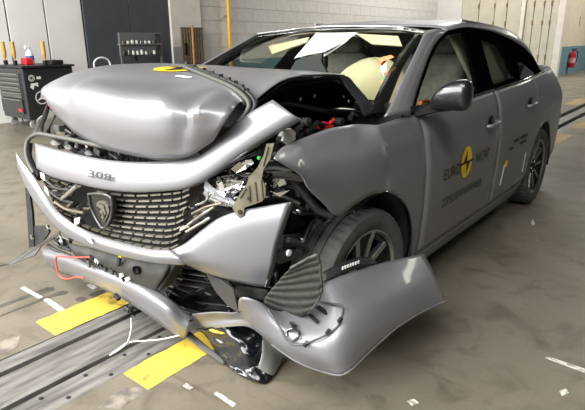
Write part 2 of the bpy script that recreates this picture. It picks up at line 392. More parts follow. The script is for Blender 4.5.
for s in (1, -1):
    # doors, sill, quarter panel, rear half of the fender
    dfr = side_panel('front_door', ysamp(0.485, 1.552, 14), lambda y: 0.272, lambda y: zbelt(y), PAINT, s, 22)
    drr = side_panel('rear_door', ysamp(1.560, 2.47, 12, archx(RYC, RAR)), lambda y: max(0.272, arch(y, RYC, RAR)), lambda y: zbelt(y), PAINT, s, 22)
    side_panel('sill', ysamp(0.36, 2.39, 14), lambda y: 0.165, lambda y: 0.266, PAINT, s, 4)
    side_panel('rear_quarter_panel', ysamp(2.478, 3.72, 20, archx(RYC, RAR)), lambda y: max(0.23, arch(y, RYC, RAR)), lambda y: zbelt(y)-0.01*max(0, y-3.3), PAINT, s, 18)
    # dark inner shell behind the gaps
    side_panel('inner_side', ysamp(0.44, 2.36, 10), lambda y: 0.2, lambda y: zbelt(y)-0.02, INNER, s, 6, -0.06)
    # rear wheel house and front liner
    for c, R, xin, nm in ((RYC, RAR, 0.52, 'rear_wheel_liner'), (0.0, RA, 0.55, 'front_wheel_liner')):
        ang = np.linspace(-0.15, math.pi+0.15, 20) if nm[0] == 'r' else np.linspace(-0.15, math.pi*0.60, 18)
        g = np.array([[(s*x, c+(R+0.004)*math.cos(a), 0.32+(R+0.004)*math.sin(a)) for x in (xin, 0.7, XS(c, 0.6)-0.012)] for a in ang])
        gridmesh(nm, g, PLAST, car, 0.004)
        MB().lathe([(0.0, s*xin), (R, s*xin)], 24, 'x', (0, c, 0.32)).build('wheel_house_wall', PLAST, car)
    # door handles
    for (u, v) in ((491, 124.2), (530.3, 104.5)):
        q = S(u, v)
        y0, z0 = q[1], q[2]
        o = tubeo('door_handle', [side(y0-0.09, z0-0.004, 0.004, s), side(y0-0.07, z0, 0.03, s), side(y0, z0+0.004, 0.036, s), side(y0+0.07, z0+0.006, 0.03, s), side(y0+0.09, z0+0.006, 0.004, s)], [0.012]*21, PAINT, car, 5, 10)
        MB().lathe([(0.0, 0.003), (0.05, 0.003), (0.055, 0.0)], 18, 'x', side(y0, z0, 0, s)).build('handle_cup', DALLOY, car)
    # greenhouse: polygons on the tumblehome surface
    def sp(px, off=0.0): return [(s*q[0], q[1], q[2]) for q in (S(u, v, off) for u, v in px)]
    FW = [(413, 112), (420, 88), (430, 60), (439, 42), (447, 35.5), (463, 32), (468, 50), (473, 72), (476.5, 91.5)]
    FO = [(409, 116), (416.5, 84), (427, 56), (437, 38), (445, 31.5), (467, 27.5), (472.5, 48), (478, 70), (482, 92)]
    RW = [(480, 38.5), (488, 40.5), (496.5, 43), (505, 58), (513.5, 78), (493, 86)]
    RO = [(475, 28.6), (490, 31), (504, 36.5), (513, 52), (518.5, 81), (492, 90.5)]
    QW = [(516.5, 58.5), (518.5, 59.3), (521.5, 61), (526, 64), (537.5, 73.5), (520, 79)]
    QO = [(504, 36.5), (513, 40.8), (523, 47), (533.5, 57.5), (541.2, 73), (518.5, 81)]
    def ring(name, outer, inner, m, o1=0.004, th=0.02):
        a = sp(outer, o1); b = sp(inner, o1); n = len(a); v = a+b+[(x-s*th, y, z) for x, y, z in a]+[(x-s*th, y, z) for x, y, z in b]; f = []
        for i in range(n):
            j = (i+1) % n; f += [(i, j, n+j, n+i), (2*n+i, 3*n+i, 3*n+j, 2*n+j), (i, 2*n+i, 2*n+j, j), (n+i, n+j, 3*n+j, 3*n+i)]
        return mk(name, v, f, m, car, 30)
    ring('front_window_frame', FO, FW, FRAMEB); ring('rear_window_frame', RO, RW, FRAMEB)
    if True:
        a, b = QO, QW
        ring('quarter_window_frame', QO, QW, FRAMEB)
    plate('front_side_window', sp(FW, -0.006), TINT, car, vec=(-s*0.004, 0, 0)); plate('rear_side_window', sp(RW, -0.006), TINT, car, vec=(-s*0.004, 0, 0))
    plate('quarter_window', sp(QW, -0.006), PRIV, car, vec=(-s*0.004, 0, 0))
    plate('b_pillar', sp([(467, 27.5), (475, 28.6), (484, 56), (492, 90.5), (482, 92), (478, 70), (472.5, 48)], 0.005), FRAMEB, car, vec=(-s*0.03, 0, 0))
    # bright/dark seam mouldings at the belt
    tubeo('belt_moulding', [side(y, zbelt(y)+0.002, 0.004, s) for y in (0.5, 0.9, 1.3, 1.54)], 0.006, GLOSSB, car, 4, 6)
    tubeo('belt_moulding', [side(y, zbelt(y)+0.002, 0.004, s) for y in (1.57, 2.0, 2.4, 2.8, 3.1)], 0.006, GLOSSB, car, 4, 6)
    # A pillar
    A0 = [(384, 117), (391, 104), (402, 80), (414, 55), (425, 31.5)]; A1 = [(409, 116), (414, 95), (423, 68), (433, 45), (446, 31)]
    g = grid([sp(A0, 0.0), [tuple((np.array(a)+np.array(b))/2+np.array([0.012*s, -0.006, 0.01])) for a, b in zip(sp(A0), sp(A1))], sp(A1, 0.004)], 4, 4)
    gridmesh('a_pillar', g, PAINT, car, 0.012)

# roof: ribs from the left drip line over the crown to the right one
ed = [S(446, 31), S(467, 27.3), S(490, 31), S(504, 36.3), S(521, 46), S(533, 57.5), S(541, 73)]
ytop = [(1.05, 1.420), (1.55, 1.462), (2.0, 1.476), (2.35, 1.470), (2.75, 1.435), (3.15, 1.335), (3.45, 1.15)]
rr = []
for (ex, ey, ez), (cy, cz) in zip(ed, ytop):
    L_ = [(ex, ey, ez), (ex*0.93, ey-0.005, ez+0.55*(cz-ez)), (ex*0.72, ey+(cy-ey)*0.35, ez+0.82*(cz-ez)), (ex*0.4, ey+(cy-ey)*0.75, ez+0.95*(cz-ez)), (0, cy, cz)]
    rr.append(L_ + [(-x, y, z) for x, y, z in L_[-2::-1]])
patch('roof', rr, PAINT, car, 3, 4, 0.006)
patch('headliner', [[(x*0.97, y+0.03, z-0.035) for x, y, z in r] for r in rr[:5]], CREAM, car, 2, 3, 0.004)
# roof rails and the small aerial
for s in (1, -1):
    tubeo('roof_rail', [(s*(e[0]*0.93), e[1], e[2]+0.045) for e in ed[1:5]], 0.007, PAINT, car, 5, 8)
plate('aerial_fin', [(-0.01, 2.95, 1.385), (-0.01, 3.12, 1.36), (-0.01, 3.10, 1.45), (-0.01, 3.06, 1.455)], GLOSSB, car, vec=(0.02, 0, 0))
# tail: hatch and rear bumper (facing away)
tail = [[(0.72, 3.3, 1.06), (0.5, 3.5, 1.10), (0, 3.5, 1.14), (-0.5, 3.5, 1.10), (-0.72, 3.3, 1.06)],
        [(0.74, 3.5, 0.98), (0.55, 3.68, 0.98), (0, 3.72, 0.98), (-0.55, 3.68, 0.98), (-0.74, 3.5, 0.98)],
        [(0.62, 3.7, 0.7), (0.45, 3.76, 0.7), (0, 3.8, 0.7), (-0.45, 3.76, 0.7), (-0.62, 3.7, 0.7)],
        [(0.6, 3.7, 0.4), (0.45, 3.76, 0.4), (0, 3.78, 0.4), (-0.45, 3.76, 0.4), (-0.6, 3.7, 0.4)],
        [(0.58, 3.66, 0.22), (0.45, 3.70, 0.22), (0, 3.72, 0.22), (-0.45, 3.70, 0.22), (-0.58, 3.66, 0.22)]]
patch('tailgate', tail, PAINT, car, 4, 4, 0.005)
# underbody, firewall
MB().box((0, 1.95, 0.24), (1.5, 3.3, 0.06)).build('underbody', INNER, car, 0)
MB().box((0, 0.42, 0.62), (1.62, 0.03, 0.76)).build('firewall', INNER, car, 0)
MB().box((0, 3.0, 0.65), (1.1, 0.5, 0.75)).build('boot_trim', INNER, car, 0, 0.03)

# windscreen with black border
BL, TLp = (0.745, 0.36, 1.005), S(426, 32)
base = [BL, (0.52, 0.22, 1.015), (0.27, 0.14, 1.02), (0, 0.11, 1.022)]; base += [(-x, y, z) for x, y, z in base[-2::-1]]
top = [(TLp[0]-0.008, TLp[1], TLp[2]), (0.42, 1.10, 1.402), (0.22, 1.065, 1.412), (0, 1.05, 1.416)]; top += [(-x, y, z) for x, y, z in top[-2::-1]]
mid = [tuple((np.array(a)+np.array(b))/2+np.array([0, -0.03, 0.018])) for a, b in zip(base, top)]
WSG = grid([base, mid, top], 4, 6)
gridmesh('windscreen', WSG, GLASS, car, 0.0)
def wsband(name, i0, i1, j0, j1, m, off=0.004):
    g = WSG[i0:i1+1, j0:j1+1].copy(); g[:, :, 1] -= off; g[:, :, 2] += off
    return gridmesh(name, g, m, car, 0.002)
nR, nC = WSG.shape[:2]
def wsq(u, v):   # 0..1 across from car left, 0..1 up
    a, b = v*(nR-1), u*(nC-1); i, j = min(int(a), nR-2), min(int(b), nC-2); fa, fb_ = a-i, b-j
    return WSG[i, j]*(1-fa)*(1-fb_)+WSG[i+1, j]*fa*(1-fb_)+WSG[i, j+1]*(1-fa)*fb_+WSG[i+1, j+1]*fa*fb_
def wsstrip(name, loop, m, off=(0, 0.004, -0.002), th=0.003):
    """loop: list of ((u,v) outer,(u,v) inner)"""
    v = []; f = []
    for a, b in loop: v += [tuple(wsq(*a)+np.array(off)), tuple(wsq(*b)+np.array(off))]
    for i in range(len(loop)-1): f.append((2*i, 2*i+1, 2*i+3, 2*i+2))
    return mk(name, v, f, m, car, 60, th)
N = 20
wsstrip('windscreen_border', [((0.0, k/N), (0.05, k/N)) for k in range(N+1)], GLOSSB)
wsstrip('windscreen_border', [((1.0, k/N), (0.95, k/N)) for k in range(N+1)], GLOSSB)
wsstrip('windscreen_border', [((k/N, 1.0), (k/N, 0.955)) for k in range(N+1)], GLOSSB)
wsstrip('windscreen_border', [((k/N, 0.0), (k/N, 0.12)) for k in range(N+1)], GLOSSB)
tubeo('windscreen_trim', [tuple(np.array(p)+np.array([0, -0.006, 0.006])) for p in top], 0.004, ALLOY, car, 4, 6)

# interior ---------------------------------------------------------
def rbox(name, c, d, m, parent=car, rot=None, r=0.05, sub=0):
    o = MB().box((0, 0, 0), d).build(name, m, parent, 60); o.location = c
    if rot: o.rotation_euler = rot
    md = o.modifiers.new('b', 'BEVEL'); md.width = r; md.segments = 4
    return o
for s in (1, -1):
    st = rbox('seat', (s*0.38, 1.32, 0.58), (0.5, 0.5, 0.16), SEATG)
    o = rbox('backrest', (0, 0.30, 0.36), (0.48, 0.14, 0.62), SEATG, st, (-0.28, 0, 0), 0.06)
    o = rbox('headrest', (0, 0.45, 0.745), (0.26, 0.10, 0.18), SEATG, st, (-0.2, 0, 0), 0.045)
    for t in (-0.06, 0.06): MB().tube([(t, 0.39, 0.6), (t, 0.43, 0.72)], 0.007, 8).build('headrest_post', CHROME, st)
rs = rbox('rear_seat', (0, 2.25, 0.56), (1.25, 0.5, 0.16), SEATG); rbox('backrest', (0, 0.32, 0.34), (1.2, 0.14, 0.6), SEATG, rs, (-0.3, 0, 0))
for x in (-0.4, 0, 0.4): rbox('headrest', (x, 0.44, 0.68), (0.24, 0.1, 0.15), SEATG, rs, (-0.2, 0, 0), 0.04)
patch('dashboard', [[(x, 0.34-0.16*(1-abs(x)/0.74)+0.05, 0.985) for x in (-0.72, -0.4, 0, 0.4, 0.72)], [(x, 0.62, 1.0) for x in (-0.72, -0.4, 0, 0.4, 0.72)], [(x, 0.80, 0.95) for x in (-0.7, -0.4, 0, 0.4, 0.7)], [(x, 0.82, 0.55) for x in (-0.68, -0.4, 0, 0.4, 0.68)]], PLAST, car, 3, 4, 0.01)
ST = mat('steering_leather', (30, 30, 32), 0.5)
sw = MB().tube([(0.38+0.175*math.cos(a), 0.93-0.06*math.sin(a), 0.93+0.16*math.sin(a)) for a in np.linspace(0, 2*math.pi, 33)[:-1]], 0.014, 8, closed=True).build('steering_wheel', ST, car)
def ellipsoid(name, c, r, m, parent=car, wob=0.0, n=28, rot=None, squash=1.0):
    v = []; f = []; M = 16
    for i in range(M+1):
        t = math.pi*i/M
        for j in range(n):
            p = 2*math.pi*j/n; w_ = 1 + wob*math.sin(5*p+2*t)*math.sin(t) + wob*0.6*math.cos(3*p-4*t)
            v.append((r[0]*math.sin(t)**squash*math.cos(p)*w_, r[1]*math.sin(t)*math.sin(p)*w_, r[2]*math.cos(t)*w_))
    for i in range(M):
        for j in range(n): f.append((i*n+j, i*n+(j+1) % n, (i+1)*n+(j+1) % n, (i+1)*n+j))
    o = mk(name, v, f, m, parent, 70, merge=1e-5); o.location = c
    if rot: o.rotation_euler = rot
    return o
BAG = mat('airbag_cloth', (176, 168, 138), 0.9, col2=(158, 148, 116), scale=2.5)
CURT = mat('curtain_airbag_cloth', (120, 118, 104), 0.9, col2=(96, 94, 82), scale=3)
bag = ins(ellipsoid('driver_airbag', (0.40, 0.84, 1.03), (0.25, 0.13, 0.21), BAG, car, 0.03), 'deflated cream airbag with coloured paint smears')
def bagpaint(name, px, m, yoff=0.0):
    return plate(name, [P(u, v, y=0.655+yoff) for u, v in px], m, car, vec=(0, 0.004, 0))
bagp = [((377, 62), (382, 57), (391, 55), (394, 57), (388, 60), (382, 66)), ((380, 70), (382, 62), (386, 60), (387, 68), (384, 76)), ((383, 73), (397, 70), (399, 72), (386, 77)), ((382, 76), (386, 75), (387, 79), (383, 80)), ((384, 88), (389, 85), (392, 88), (388, 92), (384, 91)), ((380, 81), (383, 79), (385, 84), (382, 85))]
for q, c in zip(bagp, ((204, 128, 84), (236, 226, 204), (206, 120, 104), (120, 168, 120), (234, 200, 70), (206, 160, 90))):
    plate('paint_smear', [P(u, v, y=0.655) for u, v in q], mat('smear_%d_%d' % (c[0], c[1]), c, 0.8), bag, vec=(0, 0.004, 0)).matrix_parent_inverse = Matrix.Translation(-Vector(bag.location))
ellipsoid('passenger_airbag', (-0.36, 0.74, 0.96), (0.28, 0.12, 0.10), BAG, car, 0.04)
patch('curtain_airbag', [[(XS(y, z)-0.07-0.02*math.sin(9*y), y, z) for y in (1.45, 1.6, 1.75, 1.95)] for z in (1.35, 1.2, 1.05)], CURT, car, 4, 4, 0.02)
ins(plate('sun_visor', [P(355, 33.5, y=1.0), P(398, 36, y=1.0), P(402, 46, y=0.97), P(372, 44, y=0.97)], CREAM, car, 0.012), 'cream sun visor folded down')
ins(plate('sun_visor', [P(268, 46, y=1.0), P(309, 37, y=1.0), P(307, 42, y=0.97), P(272, 54, y=0.97)], CREAM, car, 0.012), 'cream sun visor')
rbox('rear_view_mirror', P(314, 62, y=0.95), (0.2, 0.05, 0.085), PLAST, car, (0, 0, 0.1), 0.02)
patch('white_sheet', [[P(u, v, y=0.93) for u, v in ((316, 33), (330, 33), (358, 32.5))], [P(u, v, y=0.90) for u, v in ((304, 47), (325, 43), (344, 42))], [P(u, v, y=0.87) for u, v in ((294, 58.5), (310, 54.5), (324, 52))]], WHITEP, car, 5, 5, 0.001)  # plain white sheets just inside the windscreen
plate('white_sheet', [P(u, v, y=0.9) for u, v in ((352, 36), (346, 42), (333, 51), (320.5, 58.5), (323, 54), (331, 45), (342, 38))], WHITEP, car, 0.001)
plate('steering_column_cover', [P(u, v, y=0.80) for u, v in ((289, 72), (296, 60), (322, 53), (321, 62), (328, 74))], PLAST, car, 0.02)
ins(MB().tube([P(420, 103, x=0.74), P(426, 101, x=0.70), P(431, 103, x=0.68)], 0.012, 8).build('speaker_wire', ORANGE, car), 'orange clip on the dashboard')

# ------------------------------------------------------------------ wheels
def wheel(x, y, s, steer=0.0):
    wn = MB().lathe([(0.212, -0.10), (0.205, -0.09), (0.195, -0.02), (0.195, 0.05), (0.208, 0.078), (0.222, 0.086), (0.224, 0.094), (0.214, 0.092), (0.205, 0.08), (0.16, 0.01), (0.02, 0.0)], 48, 'x').build('wheel', DALLOY, car, 40)
    tp = [(0.215, -0.085), (0.228, -0.098), (0.265, -0.110), (0.298, -0.106), (0.312, -0.094), (0.317, -0.075), (0.318, -0.047), (0.311, -0.045), (0.311, -0.037), (0.319, -0.035), (0.320, -0.006), (0.312, -0.004), (0.312, 0.004), (0.320, 0.006), (0.319, 0.035), (0.311, 0.037), (0.311, 0.045), (0.318, 0.047), (0.317, 0.075), (0.312, 0.094), (0.298, 0.106), (0.265, 0.110), (0.228, 0.098), (0.215, 0.085)]
    sh = {5, 6, 17, 18, 19, 4}
    MB().lathe(tp, 144, 'x', mod=lambda i, j: (-0.006 if (i % 3 == 0 and j in sh) else 0.0)).build('tyre', RUBBER, wn, 30)
    MB().lathe([(0.2225, 0.0935), (0.226, 0.099), (0.219, 0.100), (0.209, 0.090)], 60, 'x').build('rim_lip', ALLOY, wn, 40)
    MB().lathe([(0.0, 0.082), (0.028, 0.081), (0.034, 0.074), (0.06, 0.068), (0.07, 0.045), (0.075, 0.0)], 24, 'x').build('hub', DALLOY, wn, 40)
    for k in range(5):
        a0 = 2*math.pi*k/5 + 0.30
        def pt(r, a, h): return (h, r*math.cos(a0+a), r*math.sin(a0+a))
        for sg in (-1, 1):
            b = MB(); q = [pt(0.05, sg*0.10, 0.066), pt(0.05, sg*0.62, 0.066), pt(0.211, sg*0.36, 0.084), pt(0.212, sg*0.22, 0.084)]
            b.prism(q, (-0.03, 0, 0)); b.build('spoke', ALLOY, wn, 0, 0.003)
        b = MB(); b.prism([pt(0.055, -0.2, 0.058), pt(0.055, 0.2, 0.058), pt(0.210, 0.22, 0.072), pt(0.210, -0.22, 0.072)], (-0.02, 0, 0)); b.build('spoke_inlay', DALLOY, wn, 0)
        MB().lathe([(0.0, 0.012), (0.009, 0.010), (0.011, 0)], 8, 'x', pt(0.042, 0.63, 0.066)).build('wheel_bolt', ALLOY, wn)
    MB().lathe([(0.0, -0.02), (0.15, -0.02), (0.15, -0.006), (0.0, -0.006)], 32, 'x').build('brake_disc', TIN, wn, 30)
    wn.location = (x, y, 0.32); wn.rotation_euler = (random.uniform(0, 1) if s < 0 else 0.0, 0, (0 if s > 0 else math.pi)+steer)
    return wn
wheel(0.80, 0.0, 1, -0.06); wheel(0.79, RYC, 1); wheel(-0.80, 0.0, -1); wheel(-0.79, RYC, -1)

# ------------------------------------------------------------------ door mirror
for s in (1, -1):
    mc = P(452, 96, x=1.0)
    c = Vector((s*1.0, mc[1], mc[2]))
    prof = [(-0.095, -0.035, 0.015, 0.012), (-0.085, -0.03, 0.04, 0.03), (-0.05, -0.012, 0.052, 0.052), (0.0, 0.0, 0.056, 0.066), (0.045, 0.006, 0.056, 0.072), (0.075, 0.006, 0.05, 0.066), (0.088, 0.004, 0.03, 0.045), (0.092, 0.002, 0.004, 0.006)]
    rows = []
    for dx, dz, ry, rz in prof:
        ringp = []
        for k in range(16):
            a = 2*math.pi*k/16; ca, sa = math.cos(a), math.sin(a)
            ringp.append((c.x+s*dx, c.y+ry*abs(ca)**0.75*(1 if ca > 0 else -1), c.z+dz+rz*abs(sa)**0.75*(1 if sa > 0 else -1)))
        rows.append(ringp+[ringp[0]])
    mo = patch('door_mirror', rows, PAINT if False else mat('mirror_grey', (22, 22, 24), 0.3, 0.0, 0.5), car, 2, 3, 0.0, 60)
    # lower black shell and arm, reflecting glass
    arm = [P(u, v, x=x) for u, v, x in ((410, 106.5, .85), (411, 118, .85), (425, 114.5, .88), (442, 111.5, .93), (459, 110, 1.0), (463, 106, 1.02), (450, 103, .97), (434, 102.5, .90), (422, 105, .87))]
    a_ = MB().prism([(s*q[0], q[1]-0.02, q[2]) for q in arm], (0, 0.07, 0)).build('mirror_arm', PLAST, mo, 0, 0.006)
    g = MB().prism([(c.x+s*q[0], c.y+0.052, c.z+q[1]) for q in ((-0.07, -0.05), (-0.06, 0.02), (-0.02, 0.05), (0.05, 0.06), (0.08, 0.04), (0.075, -0.045), (0.0, -0.056))], (0, 0.006, 0)).build('mirror_glass', CHROME, mo, 0)

# ------------------------------------------------------------------ decals on the driver's side
def sidedecal(name, v, f, y0, z0, m, slope=0.0, off=0.004, parent=car):
    return mk(name, [side(y0+a, z0+b+slope*a, off) for a, b, *_ in v], f, m, parent, 0)
dc = S(466, 162)
ND = 40
disc = sidedecal('crash_marker', [(0, 0)]+[(0.080*math.cos(2*math.pi*k/ND), 0.090*math.sin(2*math.pi*k/ND)) for k in range(ND)], [(0, 1+k, 1+(k+1) % ND) for k in range(ND)], dc[1], dc[2], YELLOWS)
disc['label'] = 'yellow round marker with black hourglass print'
def wedge(a0, a1, r, rin=0.0): return [(0, 0)]+[(r*math.cos(a), r*1.12*math.sin(a)) for a in np.linspace(a0, a1, 8)]
for a0, a1 in ((math.pi*0.52, math.pi*0.93), (math.pi*1.52, math.pi*1.93)):
    q = [(0, 0), (0.0 if a0 < 2 else 0.0, 0.07 if a0 < 2 else -0.07), (-0.05 if a0 < 2 else 0.05, 0.0)]
    sidedecal('marker_print', q, [(0, 1, 2)], dc[1], dc[2], BLACKS, off=0.006, parent=disc)
sidedecal('marker_print', [(-0.10, -0.006), (0.10, -0.006), (0.10, 0.006), (-0.10, 0.006)], [(0, 1, 2, 3)], dc[1], dc[2], BLACKS, off=0.0062, parent=disc)
def lettering(txt, size, u, v, m, off=0.004, stretch=1.0, pts=None):
    V, Fc = text_geo(txt, size); q = S(u, v)
    return sidedecal('lettering', [(a*stretch, b) for a, b, *_ in V], Fc, q[1], q[2], m, off=off)
DKPRINT = mat('dark_door_print', (40, 38, 36), 0.6)
lettering('EURO', 0.085, 443, 181, DKPRINT); lettering('NCAP', 0.085, 475, 163, DKPRINT)
lettering('22PEU0WWFRWEB', 0.07, 440.5, 208, DKPRINT, stretch=1.0)
for u0, v0, u1, v1 in ((509, 149.5, 512.5, 147.5), (513.5, 141.5, 518, 139), (519.5, 143.5, 526, 140), (520, 138, 527, 134.5)):   # worn dark print on the rear door
    A, Bq = S(u0, v0), S(u1, v1); plate('print_mark', [side(A[1], A[2]-.008, .005), side(Bq[1], Bq[2]-.008, .005), side(Bq[1], Bq[2]+.008, .005), side(A[1], A[2]+.008, .005)], DKPRINT, car, vec=(.001, 0, 0))
for (a, b) in (((503.6, 164.5), (499.2, 185)), ((525, 152.5), (521.3, 171.5))):
    A, B = S(*a, 0.006), S(*b, 0.006); A, B = Vector(A), Vector(B)
    plate('tape_strip', [A+Vector((0, -0.011, 0)), A+Vector((0, 0.011, 0)), B+Vector((0, 0.011, 0)), B+Vector((0, -0.011, 0))], WHITEP, car, vec=(0.002, 0, 0))
A = Vector(S(505, 163.5, 0.009)); plate('tape_dot', [A+Vector((0, 0.03*math.cos(t), 0.025*math.sin(t))) for t in np.linspace(0, 6.28, 9)[:-1]], YELLOWS, car, vec=(0.002, 0, 0))
tubeo('door_gap_highlight', [side(1.556, z, -0.001) for z in (0.28, 0.5, 0.7, 0.9, 1.03)], 0.0014, ALLOY, car, 3, 6)

# ================================================================== crushed front of the car
# hood, buckled upwards: control points across the car (car right -> car left) and from the nose backwards
HX = [-0.70, -0.5, -0.3, -0.05, 0.2, 0.42, 0.6]
def rowx(px, xs=HX): return [P(u, v, x=x) for (u, v), x in zip(px, xs)]
def rowy(q): return [P(u, v, y=y) for u, v, y in q]
hood_rows = [
    rowy([(54, 113, -.55), (75, 133, -.6), (100, 147, -.64), (130, 155, -.66), (160, 158, -.66), (188, 156, -.64), (213, 141, -.60)]),
    rowy([(46, 100, -.57), (73, 110, -.64), (98, 120, -.69), (130, 126, -.71), (160, 128, -.71), (190, 128, -.67), (223, 125, -.62)]),
    rowy([(42, 89, -.52), (71, 89, -.59), (95, 91, -.64), (128, 96, -.66), (160, 98, -.66), (190, 106, -.66), (233, 110, -.58)]),
    rowx([(62, 77), (86, 79), (112, 81), (150, 83), (184, 88), (209, 89), (238, 104)]),
    rowx([(84, 70), (112, 72), (142, 73), (177, 75.5), (204, 79), (227, 86), (242, 101)]),
    rowx([(112, 65.2), (142, 67), (168, 68.5), (193, 72), (217, 76), (238, 85), (250, 104)]),
    rowx([(150, 63.5), (175, 65), (200, 67.5), (225, 69.5), (250, 72), (272, 76), (289, 78)]),
    rowx([(165, 63.5), (190, 64.5), (215, 65.5), (250, 68), (290, 70), (320, 72), (345, 75)]),
]
HG = grid(hood_rows, 6, 5)
def fold(r0, c0, r1, c1, amp, wid):
    for i in range(HG.shape[0]):
        for j in range(HG.shape[1]):
            dx, dy = r1-r0, c1-c0; L2 = dx*dx+dy*dy; t = max(0.0, min(1.0, ((i-r0)*dx+(j-c0)*dy)/L2))
            d = math.hypot(i-r0-t*dx, j-c0-t*dy); fall = math.exp(-(d/wid)**1.4)*math.sin(math.pi*(0.12+0.76*t))
            HG[i, j] += np.array([0.15, -0.85, 0.5])*amp*fall
fold(17, 30.5, 2, 28.0, -0.030, 1.5); fold(15, 33.0, 4, 31.0, 0.020, 1.4); fold(17, 31, 19, 35.5, -0.018, 1.3); fold(12, 24, 5, 27, 0.012, 2.0)
fold(15, 5.5, 1, 4.0, -0.020, 1.2); fold(13, 7.5, 2, 7.0, 0.008, 1.5); fold(22, 26, 27, 33, -0.010, 1.2); fold(29, 20, 33, 29, 0.010, 1.0); fold(28, 25, 34, 27, -0.012, 0.9)
hood = gridmesh('hood', HG, PAINT, car, 0.004, 28)
gridmesh('hood_inner_panel', np.array([[p+np.array([0, 0.02, -0.03]) for p in r] for r in HG[21::3, 1:-1:2]]), PLAST, hood, 0.004)
def hq(a, b, up=0.006):
    a = min(max(a, 0), HG.shape[0]-1.001); b = min(max(b, 0), HG.shape[1]-1.001); i, j = int(a), int(b); fa, fb_ = a-i, b-j
    q = HG[i, j]*(1-fa)*(1-fb_)+HG[i+1, j]*fa*(1-fb_)+HG[i, j+1]*(1-fa)*fb_+HG[i+1, j+1]*fa*fb_
    n = np.cross(HG[i, j+1]-HG[i, j], HG[i+1, j]-HG[i, j]); n = n/np.linalg.norm(n)
    if n[2] < 0: n = -n
    return q + n*up
def hooddecal(name, pts, m, up=0.006, parent=None):
    c = np.mean(np.array(pts), axis=0); v = [hq(*c, up)]+[hq(a, b, up) for a, b in pts]; n = len(pts)
    return mk(name, v, [(0, 1+k, 1+(k+1) % n) for k in range(n)], m, parent or hood, 0)
hd = hooddecal('crash_marker', [(25.3+3.9*math.sin(t), 14.0+3.3*math.cos(t)) for t in np.linspace(0, 2*math.pi, 33)[:-1]], YELLOWS)
hd['label'] = 'yellow round marker on the hood'
for q in ([(25.3, 14), (28.6, 14), (25.3, 11.5)], [(25.3, 14), (22.0, 14), (25.3, 16.5)]):
    hooddecal('marker_print', q, BLACKS, 0.009)
hooddecal('hood_print', [(18.5, 19.0), (18.5, 22.0), (19.3, 22.0), (19.3, 19.0)], WHITEP, 0.008)
# hood weather strip snaking over the fold
strip = [P(u, v, y=y) for u, v, y in ((184, 66.5, -.10), (200, 73, -.22), (217, 80, -.32), (232, 87, -.38), (243, 95, -.43), (249, 104, -.46), (246, 113, -.48), (236, 124, -.52), (221, 138, -.57))]
tubeo('hood_seal', strip, 0.009, SEAL, car, 6, 8)
tubeo('hood_seal', [tuple(np.array(p)+np.array([0.012, 0.02, 0.004])) for p in strip[:-1]], 0.010, PLAST, car, 6, 8)
for k in range(9):
    q = cr(strip[:5], 4)[2*k % 17]; MB().box((q[0]-0.01, q[1]+0.03, q[2]+0.012), (0.016, 0.02, 0.02), Matrix.Rotation(k*0.7, 3, 'Z')).build('seal_clip', PLAST, car, 0)
# lifted rear corner: dark underside of the hood, flange and hinge
patch('hood_underside', [
    [P(u, v, x=x) for u, v, x in ((251, 106, .58), (270, 92, .58), (289, 79, .58), (312, 78, .58), (337, 77.5, .60), (352, 93, .63))],
    [P(u, v, x=x) for u, v, x in ((256, 112, .46), (274, 104, .44), (294, 98, .42), (316, 96, .42), (340, 98, .46), (358, 106, .55))],
    [P(u, v, x=x) for u, v, x in ((262, 120, .40), (280, 118, .36), (300, 122, .33), (322, 122, .33), (345, 121, .40), (366, 118, .50))]], mat('hood_underside_black', (20, 21, 24), 0.35, coat=0.3), car, 4, 4, 0.004)
HINGE = mat('hinge_dark_paint', (58, 59, 64), 0.35, 0.4, 0.6)
patch('hood_flange', [[P(u, v, x=x) for u, v, x in ((300, 76.8, .60), (336, 77, .61), (347, 89, .63), (358, 104, .66), (364, 117, .68))],
                      [P(u, v, x=x) for u, v, x in ((300, 74.8, .60), (343, 74.8, .62), (356, 86, .64), (369, 101, .68), (378, 113, .70))]], HINGE, car, 4, 3, 0.006)
tubeo('inner_rib', [P(u, v, x=.5) for u, v in ((262, 103), (290, 104), (318, 110), (352, 115))], 0.012, HINGE, car, 5, 8)
for u, v in ((344, 97), (349, 101), (356, 113), (300, 99), (314, 96)):
    q = P(u, v, x=.57); MB().lathe([(0, .006), (.008, .005), (.01, 0)], 8, 'x', q).build('hood_bolt', CHROME, car)

# nose panel carrying the model number
def fbf(x): return -0.72 + (0.075*(x/0.85)**2 if x < 0 else 0.25*(x/0.85)**2)
def B(u, v, off=0.0):
    return tuple(solve(u, v, lambda q: q[1]-fbf(q[0])-off, 0.5, 4.0, 500))
nose_top = [(35, 143), (50, 147.5), (72, 153), (100, 159), (130, 162), (160, 161.5), (185, 157), (205, 146), (228, 129), (252, 112), (273, 100)]
nose_bot = [(37, 168), (50, 175), (72, 181), (100, 187.5), (130, 190.5), (160, 189.5), (185, 186), (207, 175), (235, 155), (264, 136), (296, 117)]
nose_mid = [((a[0]*.5+b[0]*.5), (a[1]*.5+b[1]*.5)) for a, b in zip(nose_top, nose_bot)]
nose = patch('nose_panel', [[B(u, v, .045) for u, v in nose_top], [B(u, v, .008) for u, v in nose_mid], [B(u, v, 0) for u, v in nose_bot], [tuple(np.array(B(u, v, 0))+np.array([0, .03, -.012])) for u, v in nose_bot]], PAINT, car, 5, 4, 0.004, 35)
V, Fc = text_geo('308', 0.045)
NUMC = mat('number_grey', (70, 69, 68), 0.5, 0.1)
t3 = mk('lettering', [B(87.5+a*360, 176.5+a*70-b*225, -0.009) for a, b, *_ in V], Fc, NUMC, nose, 0, 0.002)
